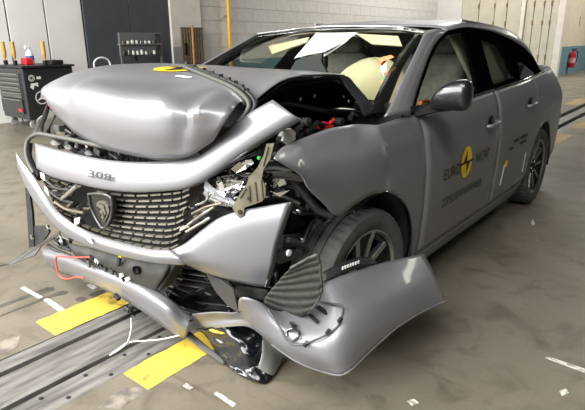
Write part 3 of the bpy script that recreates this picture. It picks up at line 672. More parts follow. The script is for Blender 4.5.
# weather strip lying over the nose panel
tubeo('nose_seal', [P(u, v, y=y) for u, v, y in ((200, 152, -.60), (170, 158.5, -.63), (140, 155, -.64), (115, 149, -.64), (90, 144, -.63), (70, 139.5, -.63), (52, 136, -.63), (38, 134, -.63), (29, 139, -.64), (26, 149, -.66), (28, 161, -.68), (34, 173, -.69))], 0.0105, SEAL, car, 6, 8)
tubeo('nose_seal', [P(u, v, y=y) for u, v, y in ((29, 143, -.60), (28.5, 155, -.62), (33, 167, -.64), (40, 178, -.66))], 0.018, PLAST, car, 6, 8)

# thin silver bumper skin on the car's right corner, running under the grille
skin_top = [(16, 152), (24, 163), (34, 177), (46, 195), (60, 213), (78, 226), (100, 236), (125, 243), (150, 249), (172, 250)]
skin_bot = [(18, 168), (25, 184), (33, 199), (45, 215), (60, 231), (82, 244), (106, 252), (130, 258), (155, 263), (185, 265)]
skin = patch('bumper_skin', [[tuple(np.array(P(u, v, y=fy))) for (u, v), fy in zip(skin_top, (-.69, -.69, -.70, -.71, -.72, -.725, -.725, -.725, -.725, -.71))],
                      [P((a[0]+b[0])/2, (a[1]+b[1])/2, y=fy) for a, b, fy in zip(skin_top, skin_bot, (-.70, -.71, -.72, -.735, -.745, -.75, -.75, -.75, -.745, -.725))],
                      [P(u, v, y=fy) for (u, v), fy in zip(skin_bot, (-.69, -.70, -.71, -.725, -.735, -.74, -.74, -.74, -.735, -.71))]], PAINT, car, 5, 5, 0.004)
for px in (((74, 219), (80, 217), (79, 223), (75, 225)), ((84, 235), (88, 235), (93, 244), (89, 242)), ((40, 172), (44, 174), (45, 181), (41, 178)), ((44, 186), (47, 188), (49, 196), (45, 191))):
    plate('torn_sticker', [P(u, v, y=-.765) for u, v in px], WHITEP, skin, 0.001)
# left half of the bumper face, torn loose
bp_rows = [[(172, 250), (186, 243), (202, 230), (217, 219), (238, 211), (263, 206.5), (290, 202)],
           [(176, 255), (190, 250), (206, 241), (222, 233), (241, 228), (262, 226), (284, 219)],
           [(180, 260), (195, 258), (210, 255), (225, 252), (242, 250), (260, 249), (275, 246)],
           [(186, 264), (199, 265), (213, 266), (227, 267), (243, 268), (258, 269), (271, 267)],
           [(190, 266), (203, 272), (216, 276), (230, 280), (243, 283), (256, 286), (265, 287)]]
oy = [0.01, -0.012, -0.018, -0.01, 0.02]
bpanel = patch('bumper_face_panel', [[B(u, v, o) for u, v in r] for r, o in zip(bp_rows, oy)], PAINT, car, 5, 5, 0.004)
patch('bumper_return_edge', [[B(u, v, 0.005) for u, v in ((290, 202), (284, 219), (275, 246), (271, 267), (265, 287))], [B(u, v, 0.05) for u, v in ((293, 203), (287, 220), (278, 247), (274, 268), (268, 288))]], mat('primer_grey', (112, 111, 108), 0.6), car, 4, 3, 0.004)

# grille ------------------------------------------------------------
gtop = [(38, 169), (52, 176), (75, 182), (105, 188.5), (135, 191.5), (165, 190), (187, 187), (205, 178)]
gbot = [(60, 213), (70, 222), (88, 232), (108, 239.5), (130, 244.5), (152, 249), (172, 250), (192, 238)]
GR = grid([[B(u, v, 0.055) for u, v in gtop], [B((a[0]+b[0])/2, (a[1]+b[1])/2, 0.055) for a, b in zip(gtop, gbot)], [B(u, v, 0.045) for u, v in gbot]], 12, 12)
grille = gridmesh('grille', GR, mat('grille_back_black', (14, 14, 14), 0.6, spec=0.2), car, 0.004)
def gq(u, v, off=0.0):
    a, b = v*(GR.shape[0]-1), u*(GR.shape[1]-1); i, j = min(int(a), GR.shape[0]-2), min(int(b), GR.shape[1]-2); fa, f2 = a-i, b-j
    q = GR[i, j]*(1-fa)*(1-f2)+GR[i+1, j]*fa*(1-f2)+GR[i, j+1]*(1-fa)*f2+GR[i+1, j+1]*fa*f2
    return q + np.array([0, off, 0])
SLAT = mat('grille_bar_satin', (150, 146, 136), 0.32, 0.6); SLATB = mat('grille_bar_brown', (122, 114, 98), 0.35, 0.6)
NRW, NCL = 10, 14
for r in range(NRW):
    v = 0.06 + 0.9*r/(NRW-1)
    for c in range(NCL):
        u0 = 0.02 + 0.9*c/NCL + (0.012 if r % 2 else 0); u1 = u0 + 0.9/NCL*0.80
        if 0.285 < (u0+u1)/2 < 0.43 and v < 0.80: continue                        # the emblem sits here
        if u0 < 0.30 and v < 0.42 and (r*7+c*3) % 5 < 1: continue                # broken away
        if u1 > 0.93: continue
        b = MB(); h = 0.0036; jit = random.uniform(-.006, .006) if u0 < 0.32 else 0.0
        A0, A1 = gq(u0, v, -0.018+jit), gq(u1, v, -0.018-jit*0.5); k = np.array([0, 0, h]); d = np.array([0, 0.016, 0])
        b.add([A0-k, A1-k, A1+k, A0+k, A0-k+d, A1-k+d, A1+k+d, A0+k+d], [(0, 1, 2, 3), (4, 7, 6, 5), (0, 4, 5, 1), (3, 2, 6, 7), (0, 3, 7, 4), (1, 5, 6, 2)])
        b.build('grille_bar', SLAT if u0 > 0.46 else SLATB, grille, 0)
# broken strips in the torn right part of the grille
for pts, rr_, m_ in ((((62, 199), (70, 192), (77, 186)), 0.010, SLAT), (((48, 190), (60, 199), (74, 203)), 0.007, PLAST), (((55, 202), (66, 209), (84, 213)), 0.008, SLATB), (((44, 178), (56, 188), (70, 190)), 0.008, PLAST), (((188, 225), (200, 216), (214, 207)), 0.006, SLAT), (((192, 214), (206, 207), (222, 203)), 0.006, SLATB), (((186, 232), (198, 225), (210, 218)), 0.006, SLAT), (((196, 205), (206, 200), (209, 192)), 0.006, CHROME)):
    tubeo('broken_trim_strip', [B(u, v, 0.0) for u, v in pts], rr_, m_, grille, 4, 6)
patch('grille_side_insert', [[B(u, v, .04) for u, v in ((186, 188), (198, 180), (214, 172))], [B(u, v, .06) for u, v in ((184, 215), (200, 205), (222, 202))], [B(u, v, .04) for u, v in ((176, 250), (200, 230), (236, 212))]], MATS['grille_back_black'], car, 4, 4, 0.004)
# shield emblem with a lion's head in relief
def em(u, v, off): return B(u, v, off)
sh = [(89, 194), (100, 193.5), (111, 197), (112.5, 208), (110.5, 219), (104, 228), (97, 219), (91.5, 207)]
shp = [np.array(em(u, v, -0.004)) for u, v in sh]; cen = np.mean(shp, axis=0)
emb = plate('emblem', [tuple(p) for p in shp], mat('emblem_black', (38, 36, 34), 0.25, 0.4), car, vec=(0, 0.02, 0))
emb['label'] = 'dark shield emblem with a silver roaring lion head'
tubeo('emblem_rim', [tuple(p+np.array([0, -0.003, 0])) for p in shp]+[tuple(shp[0]+np.array([0, -0.003, 0]))], 0.006, TIN, emb, 4, 6)
lion = [(96, 206), (97, 202), (101, 200.5), (105, 202), (108, 206), (109, 212), (107, 217), (104, 222), (101, 217), (103, 213), (100.5, 214), (99, 211), (101.5, 209.5), (99, 207.5)]
plate('lion_head', [em(u, v, -0.010) for u, v in lion], mat('emblem_silver', (132, 128, 118), 0.3, 0.8), emb, vec=(0, 0.006, 0))
for q in (((99, 203.5), (103, 204.5), (105, 209)), ((104, 208), (106, 213), (104.5, 218)), ((102, 212), (104, 216), (103.5, 220))):
    tubeo('lion_mane_line', [em(u, v, -0.0115) for u, v in q], 0.0022, BLACKS, emb, 4, 5)

# crash beam with label, clip, dust
beam = patch('crash_beam', [[P(u, v, y=-.655) for u, v in ((68, 243), (95, 249), (125, 256), (150, 261), (171, 263))], [P(u, v, y=-.675) for u, v in ((72, 250), (94, 257), (122, 266), (145, 274), (165, 275))], [P(u, v, y=-.66) for u, v in ((78, 258), (96, 266), (118, 275), (140, 284), (156, 289))]], mat('beam_dark_paint', (48, 47, 45), 0.6, 0.2, col2=(66, 64, 61), scale=14), car, 5, 4, 0.01)
plate('beam_end', [P(u, v, y=-.66) for u, v in ((171, 263), (156, 289), (160, 290), (176, 264))], PLAST, beam, vec=(0, .06, 0))
MB().lathe([(0, .01), (.016, .008), (.02, 0), (.02, -.01)], 14, 'y', P(137, 270, y=-.685)).build('beam_plug', DARKMETAL, beam)
for (u, v, r) in ((120, 254, .016), (127, 252.5, .012)):
    ins(ellipsoid('yellow_clip', P(u, v, y=-.70), (r, .008, r*1.1), mat('yellow_clip_plastic', (236, 226, 60), 0.5), beam, 0.1), 'bright yellow clip')
MB().box(P(119, 262, y=-.69), (.014, .012, .045), Matrix.Rotation(0.5, 3, 'Y')).build('clip_leg', PLAST, beam, 0)
for k in range(12):
    u, v = 88+k*3.6+random.uniform(-2, 2), 258+k*1.9+random.uniform(-2.5, 2.5)
    MB().box(P(u, v, y=-.68), (random.uniform(.01, .03), .01, random.uniform(.006, .02)), Matrix.Rotation(random.uniform(0, 3), 3, 'Y')).build('beam_fragment', random.choice([TIN, WHITEP, DARKMETAL]), beam, 0)
# mechanical remains beside the beam (car right)
for pts, r, m_ in ((((52, 238), (60, 246), (72, 250)), .012, DARKMETAL), (((60, 236), (66, 243), (76, 247)), .010, TIN), (((48, 245), (56, 250), (70, 256)), .010, DARKMETAL), (((70, 240), (72, 248), (80, 252)), .008, PLAST), (((56, 240), (62, 237), (70, 241)), .007, TIN)):
    tubeo('bent_bracket', [P(u, v, y=-.62) for u, v in pts], r, m_, car, 4, 7)
MB().lathe([(0, .02), (.02, .018), (.024, 0), (.012, -.01)], 14, 'y', P(61, 243, y=-.65)).build('bracket_bush', TIN, car)
# black strut hanging at the corner
st_ = plate('hanging_strut', [P(u, v, y=-.66) for u, v in ((25, 188), (29, 192), (32, 212), (34, 246), (29, 248), (27, 214))], PLAST, car, 0.012)
plate('strut_arm', [P(u, v, y=-.655) for u, v in ((31, 226), (46, 226), (49, 232), (44, 240), (34, 247), (31, 244))], DARKMETAL, st_, 0.012)
for u, v in ((32, 237), (48, 227)): MB().lathe([(0, -.008), (.012, -.006), (.014, .004)], 10, 'y', P(u, v, y=-.675)).build('strut_bolt', CHROME, st_)
# dark splitter blade sticking out towards the concrete
blade = plate('splitter_blade', [P(u, v, y=y) for u, v, y in ((60, 231.5, -.70), (40, 246, -.74), (28, 251, -.76), (8, 264, -.80), (14, 264, -.80), (36, 255, -.76), (42, 246, -.735), (61, 234, -.70))], DKGREY, car, 0.006)
tubeo('splitter_wire', [P(u, v, y=-.80) for u, v in ((8, 264), (3, 265), (-4, 267))], 0.004, PLAST, car, 3, 6)

# lower bumper band
lb_top = [(42, 247.5), (58, 251.5), (80, 258), (106, 266), (130, 275), (152, 287), (170, 299), (184, 311), (191, 316)]
lb_mid = [(43, 255), (58, 260), (80, 267), (106, 277), (130, 288), (152, 301), (168, 313), (180, 325), (188, 328)]
lb_bot = [(47, 262), (60, 271), (80, 278.5), (106, 289.5), (130, 302), (150, 315), (164, 326), (175, 335), (184, 338)]
lyo = [-.63, -.65, -.665, -.67, -.67, -.665, -.65, -.62, -.60]
lowb = patch('lower_bumper_band', [[P(u, v, y=y+.03) for (u, v), y in zip(lb_top, lyo)], [P(u, v, y=y-.008) for (u, v), y in zip(lb_mid, lyo)], [P(u, v, y=y+.02) for (u, v), y in zip(lb_bot, lyo)]], PAINT, car, 5, 5, 0.005)
tubeo('lower_bumper_lip', [P(u, v, y=y+.022) for (u, v), y in zip(lb_bot, lyo)], 0.006, DKGREY, lowb, 5, 6)
patch('undertray', [[P(u, v-1, y=y+.05) for (u, v), y in zip(lb_bot[:6], lyo)], [P(u+6, v-14, y=y+.16) for (u, v), y in zip(lb_bot[:6], lyo)]], PLAST, car, 3, 3, 0.004)
ins(tubeo('red_wire', [P(u, v, y=-.70) for u, v in ((90, 257), (74, 257.5), (60, 256.5), (56, 258), (57, 268), (60, 276), (67, 279), (76, 277), (84, 278))], 0.0045, REDW, car, 6, 6), 'thin red wire hanging over the lower bumper')
MB().box(P(89, 264, y=-.685), (.02, .012, .035)).build('bumper_clip', TIN, lowb, 0, .002)
MB().box(P(117, 297, y=-.69), (.035, .02, .02), Matrix.Rotation(.4, 3, 'Y')).build('torn_clip', PLAST, lowb, 0, .003)
# black fibrous lump and cord ends below the band
for k in range(14):
    u, v = 128+random.uniform(-4, 8), 311+random.uniform(-3, 7); q = P(u, v, y=-.52); q2 = P(u+random.uniform(-6, 6), v+random.uniform(-5, 7), y=-.50)
    MB().tube([q, ((q[0]+q2[0])/2, q[1], (q[2]+q2[2])/2+.01), q2], .008, 6).build('torn_foam', PLAST, car)
# black air guide with fins
ag = patch('air_guide', [[P(u, v, y=-.50) for u, v in ((168, 263), (190, 267), (212, 275), (232, 283))], [P(u, v, y=-.42) for u, v in ((164, 284), (182, 292), (204, 302), (232, 306))], [P(u, v, y=-.50) for u, v in ((168, 298), (184, 310), (205, 315), (240, 318))]], mat('air_guide_black', (22, 24, 27), 0.22, coat=0.5), car, 4, 4, 0.004)
for a, b, m_ in (((170, 272), (206, 277), TIN), ((168, 277), (214, 284), PLAST), ((166, 283), (204, 289), TIN), ((172, 268), (200, 270), PLAST), ((176, 288), (190, 294), DARKMETAL)):
    A, Bq = P(*a, y=-.55), P(*b, y=-.55); plate('guide_fin', [A, Bq, (Bq[0], Bq[1]+.07, Bq[2]+.004), (A[0], A[1]+.07, A[2]+.004)], m_, ag, 0.004)
plate('guide_flap', [P(u, v, y=-.58) for u, v in ((206, 274), (222, 280), (233, 289), (238.5, 313), (228, 306), (215, 291))], mat('flap_dark', (52, 51, 49), .5), ag, 0.006)

# ------------------------------------------------------------------ hanging bumper corner beside the front wheel
J = [  # rows from the torn inner end to the wheel-arch end: top edge -> bottom edge : (u, v, x)
    [(192, 314, .36), (193, 318, .35), (196, 322, .35), (200, 326, .37), (206, 328.5, .40)],
    [(215, 312, .50), (217, 316, .49), (219, 320, .49), (222, 324, .51), (227, 327, .54)],
    [(237, 312, .64), (240, 315, .64), (243, 319, .64), (246, 323, .66), (250, 327, .68)],
    [(240, 298, .74), (248, 310, .75), (256, 323, .77), (264, 335, .79), (272, 344, .80)],
    [(258, 301, .80), (266, 316, .82), (276, 330, .85), (286, 346, .88), (297, 361, .89)],
    [(280, 312, .84), (290, 324, .88), (302, 340, .93), (314, 357, .955), (326, 372, .95)],
    [(318, 300, .90), (322, 317, .95), (329, 336, .99), (338, 356, 1.00), (346, 373, .985)],
    [(326, 284, .93), (338, 300, .985), (350, 318, 1.02), (361, 336, 1.025), (371, 350, 1.00)],
    [(346, 274.5, .96), (361, 290, 1.01), (375, 306, 1.045), (387, 319, 1.045), (397, 327, 1.02)],
    [(374, 265.5, .98), (389, 278, 1.025), (402, 292, 1.055), (412, 303, 1.055), (421, 312, 1.035)],
    [(400, 259, 1.0), (412, 271, 1.03), (422, 283, 1.05), (430, 295, 1.055), (435, 306, 1.045)],
    [(424, 254, 1.01), (430, 266, 1.03), (436, 279, 1.045), (441, 291, 1.05), (445, 301.5, 1.05)]]
J = [[(u, v, x + (0.0 if i < 4 else 0.035*min(i-3, 3)/3*k)) for k, (u, v, x) in enumerate(r)] for i, r in enumerate(J)]
hb = ins(patch('hanging_bumper_corner', [[P(u, v, x=x) for u, v, x in r] for r in J], PAINT, car, 5, 4, 0.005), 'silver bumper corner hanging down to the floor')
# fog lamp recess: moulded outline, slots and a round clip hole
_JG = grid([[P(u, v, x=x) for u, v, x in r] for r in J], 6, 6).reshape(-1, 3)
_JD = _JG - CAM; _JW = _JD @ _F; _JU = 292.5+FPX*(_JD @ _R)/_JW; _JV = 205-FPX*(_JD @ _U)/_JW
def lift(u, v, x):      # on the skin of the hanging corner, a few millimetres proud
    k = np.argmin((_JU-u)**2+(_JV-v)**2); return P(u, v, x=float(_JG[k, 0])+.008)
tubeo('recess_rim', [lift(*q) for q in ((268, 309, .83), (279, 326, .87), (287, 340, .90), (298, 345, .92), (320, 338, .965), (336, 328, .985), (342, 316, .985), (342, 306, .97), (330, 303, .955), (318, 301, .93))], 0.004, mat('recess_shadow_line', (78, 77, 80), 0.6), hb, 5, 6)  # shade along the recess edge put into a dark grey line
for q in (((314, 307, .925), (319, 305, .935), (330, 312, .965), (326, 315, .965)), ((307, 315, .92), (311, 313, .925), (319, 321, .955), (317, 323.5, .955)), ((289, 322, .885), (293, 321, .89), (297, 325, .905), (293, 328, .90))):
    plate('recess_slot', [lift(*a) for a in q], BLACKS, hb, 0.002)
tubeo('clip_hook', [lift(*q) for q in ((287, 336, .89), (287, 331, .89), (292, 328.5, .90), (298, 331, .915), (299, 336, .92), (293, 341, .91))], 0.005, TIN, hb, 5, 6)
for u, v, x in ((306, 344, .94), (328, 332, .98), (340, 320, .985)):
    MB().box(lift(u, v, x), (.01, .022, .012), Matrix.Rotation(.4, 3, 'X')).build('recess_clip', PLAST, hb, 0)
# scraped lower edge
tubeo('bumper_lower_edge', [P(u, v, x=x) for u, v, x in [r[-1] for r in J[3:]]], 0.006, mat('scraped_edge', (118, 116, 118), 0.5, 0.3), hb, 4, 6)
# wheel arch trim laid over it
patch('arch_trim', [[P(u, v, x=x) for u, v, x in ((323, 272, .90), (338, 264.5, .92), (352, 259, .935), (366, 257, .945), (377, 263, .96))], [P(u, v, x=x) for u, v, x in ((323, 283, .92), (338, 275.5, .945), (352, 270, .965), (366, 267, .975), (377, 264, .97))]], PLAST, car, 4, 3, 0.006)
for k in range(7):
    MB().box(P(343+k*2.6, 268-k*1.0, x=.965), (.004, .008, .012)).build('trim_mark', WHITEP, car, 0)

# ribbed grey liner panel, corrugated
lt = [(292, 268), (300, 262.5), (308, 258), (316.5, 255)]; lbm = [(263, 300), (274, 309), (287, 316), (300, 318)]; lr = [(317, 256), (320.5, 270), (321, 288), (314, 305)]
corner = [[(291, 268), (300, 263), (309, 258), (316.5, 255)], [(284, 275), (296, 271), (308, 266.5), (320, 264)], [(277, 283), (292, 281), (307, 278), (321, 276)], [(270, 291), (288, 291.5), (306, 291), (321.5, 289)], [(265, 298), (283, 303.5), (302, 304.5), (317.5, 302)], [(264, 303), (278, 311.5), (296, 317.5), (308, 313)]]
LG = grid([[P(u, v, y=-.60+0.02*i-0.004*j) for j, (u, v) in enumerate(r)] for i, r in enumerate(corner)], 6, 12)
for i in range(LG.shape[0]):
    LG[i] += np.array([0.35, -0.8, 0.35])*0.0045*math.sin(i/LG.shape[0]*2*math.pi*8)
ins(gridmesh('ribbed_liner_panel', LG, RIBGREY, car, 0.004, 60), 'dark grey ribbed wheel arch liner panel')
tubeo('liner_rim', [tuple(p) for p in list(LG[0, ::4])+list(LG[::6, -1])], 0.005, DKGREY, car, 2, 6)
# flat black undertray between the loose panel and liner
patch('side_undertray', [[P(u, v, y=-.47) for u, v in ((232, 284), (250, 287), (268, 290))], [P(u, v, y=-.46) for u, v in ((236, 296), (252, 299), (266, 300))]], RIBGREY, car, 3, 3, 0.004)
plate('panel_stay', [P(u, v, y=-.46) for u, v in ((268, 272), (276, 272), (274, 290), (267, 297), (265, 288))], GLOSSB, car, 0.01)

# front half of the left fender, front edge curled up
fr = [
    [(284, 147, .80), (280, 150, .83), (277, 153, .86), (275, 156, .885), (274, 158, .90)],
    [(292, 143, .80), (293, 150, .845), (295, 159, .885), (298, 168, .91), (300, 175, .915)],
    [(302, 139, .80), (304, 150, .845), (306, 164, .89), (307, 178, .915), (308, 188, .92)],
    [(316, 133.5, .80), (318, 148, .85), (320, 165, .895), (322, 184, .92), (323, 203, .922)],
    [(330, 128.5, .80), (333, 146, .85), (335, 166, .90), (336.5, 190, .923), (338, 216, .925)],
    [(343, 126.5, .80), (346, 144, .85), (350, 162, .90), (353, 183, .923), (355, 204, .925)],
    [(357, 124.5, .80), (361, 141, .85), (365, 158, .90), (368.5, 176, .922), (372, 194.5, .925)],
]
frows = [[P(u, v, x=x) for u, v, x in r] for r in fr]
kk = (0, .2, .47, .75, 1.0)
frows.append([side(0.10, zbelt(.10)-k*(zbelt(.10)-arch(.10, 0, RA))) for k in kk])
k17 = np.interp(np.linspace(0, 4, 17), range(5), kk)
def fender_grid(rows):
    g = grid(rows, 4, 5); rear = [[side(y, zbelt(y)-k*(zbelt(y)-max(0.23, arch(y, 0, RA)))) for k in k17] for y in ysamp(0.10, 0.478, 10, archx(0, RA))[1:]]
    return np.concatenate([g, np.array(rear)])
ins(gridmesh('fender', fender_grid(frows), PAINT, car, 0.005, 40), 'grey front fender with its leading end torn open')
gridmesh('fender', fender_grid(frows[1:])*np.array([-1, 1, 1]), PAINT, car, 0.005, 40)
plate('fender_tab', [P(u, v, x=.80) for u, v in ((285, 130), (291, 129), (296, 139), (288, 145), (283, 141))], mat('pale_tab', (176, 174, 170), 0.5, 0.3), car, 0.01)
tubeo('arch_lip', [side(RA*math.cos(t)*1.0, 0.32+RA*math.sin(t), -0.004) for t in np.linspace(-.1, 2.0, 9)], 0.009, GLOSSB, car, 4, 6)

# headlamp: housing, chrome bowls, broken lens
hl = patch('headlamp', [[B(u, v, .10) for u, v in ((205, 178), (232, 160), (262, 146))], [B(u, v, .16) for u, v in ((203, 194), (232, 186), (268, 176))], [B(u, v, .10) for u, v in ((206, 204), (236, 208), (272, 200))]], GLOSSB, car, 4, 4, 0.004)
def facet(name, px, o1, m, off=.06):
    q = [B(u, v, off+o) for (u, v), o in zip(px, o1)]; n = len(q); c = np.mean(np.array(q), axis=0)+np.array([0, .015, 0])
    return mk(name, q+[tuple(c)], [(i, (i+1) % n, n) for i in range(n)], m, hl, 0, .002)
facet('reflector_bowl', [(216, 181), (226, 180), (236, 180), (244, 181), (240, 190), (232, 197), (224, 197), (217, 192)], [0, .01, 0, .012, 0, .01, 0, .012], CHROME, .02)
facet('reflector_bowl', [(231, 169), (239, 162), (251, 159), (254, 163), (246, 169), (236, 173)], [0, .01, 0, .008, 0, .01], CHROME, .03)
facet('reflector_bowl', [(272, 180), (281, 176), (288, 180), (285, 188), (277, 192), (273, 188)], [0, .02, 0, .02, 0, .02], CHROME, .10)
facet('reflector_bowl', [(228, 183), (233, 182), (236, 193), (230, 195)], [0, 0, .02, 0], TIN, .05)
for a in (((205, 186), (214, 196), (228, 202), (244, 203)), ((204, 192), (212, 201), (226, 205), (238, 205)), ((207, 178), (206, 188), (214, 194))):
    tubeo('lens_fragment', [B(u, v, .03) for u, v in a], .007, LENS, hl, 5, 6)
patch('lamp_lens', [[B(u, v, .03) for u, v in ((206, 180), (214, 188), (225, 192))], [B(u, v, .03) for u, v in ((204, 192), (216, 202), (238, 205))]], LENS, hl, 5, 4, .002)
plate('lamp_crossbar', [B(u, v, .05) for u, v in ((212, 178), (240, 173), (290, 172), (304, 178), (302, 182), (272, 177.5), (240, 178), (214, 181))], GLOSSB, hl, vec=(0, .012, 0))
for px, o in ((((218, 184), (222, 181.5), (225, 190), (220, 193)), .0), (((237, 183), (242, 182.5), (239, 189)), .0), (((207, 197), (216, 200), (226, 203), (218, 204)), .01), (((246, 160), (252, 160), (247, 165)), .01), (((276, 181), (284, 178), (286, 184), (279, 187)), .06), (((268, 190), (276, 193), (290, 190), (280, 197)), .06)):
    plate('lamp_shard', [B(u, v, o) for u, v in px], CHROME, hl, 0.003)
ins(ellipsoid('indicator_bulb', B(259, 158, .05), (.008, .008, .008), mat('green_plastic', (70, 190, 80), 0.4), hl), 'small green plastic clip')
for pts, r, m_ in ((((246, 152), (256, 150), (266, 152), (276, 148)), .012, PLAST), (((262, 170), (275, 168), (292, 172)), .010, DKGREY), (((276, 192), (288, 186), (300, 190)), .010, PLAST), (((286, 172), (296, 184), (300, 196)), .014, PLAST), (((268, 196), (284, 197), (300, 204)), .009, TIN), (((292, 180), (306, 196), (318, 210), (332, 216)), .016, PLAST)):
    tubeo('lamp_bracket', [B(u, v, .13) for u, v in pts], r, m_, car, 4, 7)
# splinters of lamp, loom and grille left hanging in the openings
rnd = random.Random(21)
def splinters(n, box, off, mats, parent, size=(2.0, 7.0), r=.003):
    for k in range(n):
        u, v = rnd.uniform(box[0], box[2]), rnd.uniform(box[1], box[3]); a = rnd.uniform(0, math.pi); L_ = rnd.uniform(*size); o = off+rnd.uniform(-.015, .03)
        m_ = mats[k % len(mats)]; du, dv = L_*math.cos(a), L_*math.sin(a)*.7
        if k % 2: MB().tube([B(u, v, o), B(u+du*.5, v+dv*.5+1, o+.008), B(u+du, v+dv, o)], r, 6).build('splinter', m_, parent)
        else: plate('splinter', [B(u, v, o), B(u+du, v+dv, o), B(u+du*.7-dv*.4, v+dv*.7+du*.3, o+.01), B(u-dv*.3, v+du*.25, o+.01)], m_, parent, .003)
splinters(26, (205, 172, 244, 204), .005, [CHROME, GLOSSB, TIN, PLAST, LENS], hl)
splinters(20, (250, 150, 298, 198), .04, [PLAST, DKGREY, TIN, GLOSSB, DARKMETAL], hl)
splinters(18, (46, 178, 86, 212), .005, [SLATB, PLAST, TIN, GLOSSB], grille, (3, 10))
splinters(12, (184, 198, 212, 232), .005, [SLAT, PLAST, SLATB], grille, (4, 12))
for k in range(16):     # torn bits in the air guide and beside the beam
    u, v = (rnd.uniform(170, 222), rnd.uniform(268, 310)) if k < 10 else (rnd.uniform(46, 80), rnd.uniform(236, 254)); y_ = -.56 if k < 10 else -.64
    plate('torn_bit', [P(u, v, y=y_), P(u+rnd.uniform(3, 9), v+rnd.uniform(-1, 3), y=y_), P(u+rnd.uniform(2, 6), v+rnd.uniform(2, 5), y=y_+.02)], [GLOSSB, TIN, DARKMETAL, PLAST][k % 4], car, .003)
# pressed steel bracket in front of the lamp
bk = ins(plate('radiator_bracket', [B(u, v, .0) for u, v in ((233, 207), (236, 213), (240, 217.5), (244, 215), (245, 207), (262, 201), (266, 197), (266, 186), (262, 178), (264, 169), (271, 158), (274.5, 143), (267, 143.5), (264, 155), (258, 167), (250, 176), (247, 184), (240, 194))], STEELB, car, 0.008), 'bent zinc-coloured steel bracket')
for a, b in (((249, 186), (250, 202)), ((255, 182), (257, 201)), ((261, 180), (263, 199)), ((268, 147), (263, 166)), ((240, 198), (246, 188))):
    A, Bq = B(*a, -.011), B(*b, -.011); MB().tube([A, Bq], .0035, 6).build('bracket_rib', mat('zinc_shadow', (92, 87, 74), 0.5, 0.4), bk)  # ribs read as grooves, their shade put into a darker zinc
for u, v, r in ((249, 198.5, .007), (240, 212, .009)): MB().lathe([(0, -.003), (r, -.003), (r, 0)], 12, 'y', B(u, v, -.010)).build('bracket_hole', BLACKS, bk)

# ------------------------------------------------------------------ engine bay and wheel house remains seen through the gaps
MB().box((0.0, -0.02, 0.58), (1.24, 0.66, 0.56)).build('engine_bay_filler', INNER, car, 0, 0.05)  # dark filler box added so the gaps in front show dark
MB().box((-0.05, -0.42, 0.62), (1.2, 0.05, 0.44)).build('radiator', mat('radiator_fins', (36, 37, 39), 0.5, 0.4), car, 0, 0.01)
for k in range(26):
    MB().box((-0.6+k*0.046, -0.447, 0.62), (0.012, 0.006, 0.42)).build('radiator_fin', PLAST, car, 0)
# strip of clutter between hood edge and nose panel
cl = [(60, 128), (66, 130), (72, 137), (80, 143), (66, 136), (90, 148), (100, 151), (76, 146), (86, 152), (70, 142), (110, 154), (122, 156)]
for i, (u, v) in enumerate(cl):
    q = P(u, v, y=-.56)
    if i % 3 == 0: MB().box(q, (.05, .04, .03), Matrix.Rotation(i*.6, 3, 'Y')).build('latch_bracket', TIN if i % 2 else DKGREY, car, 0, .004)
    elif i % 3 == 1: MB().tube([q, (q[0]+.05, q[1]+.01, q[2]-.02), (q[0]+.09, q[1], q[2]-.005)], .009, 8).build('latch_cable', PLAST, car)
    else: MB().lathe([(0, -.02), (.016, -.018), (.02, 0), (.012, .02)], 12, 'y', q).build('latch_bolt', CHROME if i % 2 else DARKMETAL, car)
plate('lamp_housing', [P(u, v, y=-.52) for u, v in ((44, 118), (48, 108), (60, 118), (68, 130), (52, 134), (44, 132))], GLOSSB, car, 0.02)
plate('latch_plate', [P(u, v, y=-.55) for u, v in ((56, 131), (61, 126), (66, 131), (63, 139), (57, 138))], STEELB, car, 0.008)
patch('corner_skin', [[P(u, v, y=-.56) for u, v in ((47, 104), (42, 116), (36, 127), (32, 134))], [P(u, v, y=-.54) for u, v in ((50, 108), (47, 118), (43, 128), (43, 135))]], DKGREY, car, 4, 3, .005)
MB().box(P(51.5, 106, y=-.5), (.035, .03, .035)).build('red_cap', RED, car, 0, .006)
# right headlamp chips under the strip
for i, (u, v) in enumerate(((50, 142), (57, 146), (64, 146), (71, 148), (84, 152))):
    q = P(u, v, y=-.585); MB().prism([q, (q[0]+.03, q[1], q[2]+.012), (q[0]+.045, q[1]+.01, q[2]-.012), (q[0]+.01, q[1], q[2]-.016)], (0, .01, 0)).build('lamp_shard', CHROME if i % 2 else LENS, car, 0)
# red loom and hoses under the lifted hood corner
for pts in (((318, 128), (323, 123), (329, 124), (334, 119)), ((322, 130), (328, 127), (331, 121)), ((320, 124), (326, 127), (333, 126))):
    ins(tubeo('red_loom', [P(u, v, x=.62) for u, v in pts], .008, mat('red_loom_skin', (190, 40, 36), .45), car, 5, 6), 'red wiring')
for i, (u, v) in enumerate(((300, 128), (308, 131), (314, 127), (306, 122), (296, 132), (340, 122), (350, 118), (290, 134), (300, 136), (282, 140), (276, 146))):
    q = P(u, v, x=.66)
    if i % 2: MB().lathe([(0, -.02), (.018, -.018), (.02, .015), (0, .02)], 12, 'x', q).build('connector', TIN if i % 3 == 0 else PLAST, car)
    else: MB().tube([q, (q[0]-.02, q[1]+.05, q[2]+.01), (q[0]-.03, q[1]+.11, q[2]-.01)], .012, 8).build('hose', PLAST, car)
plate('grey_connector', [P(u, v, x=.72) for u, v in ((286, 131), (291, 128.5), (296, 133), (295, 138), (288, 141), (284, 137))], mat('pale_connector', (170, 170, 168), .5), car, .03)
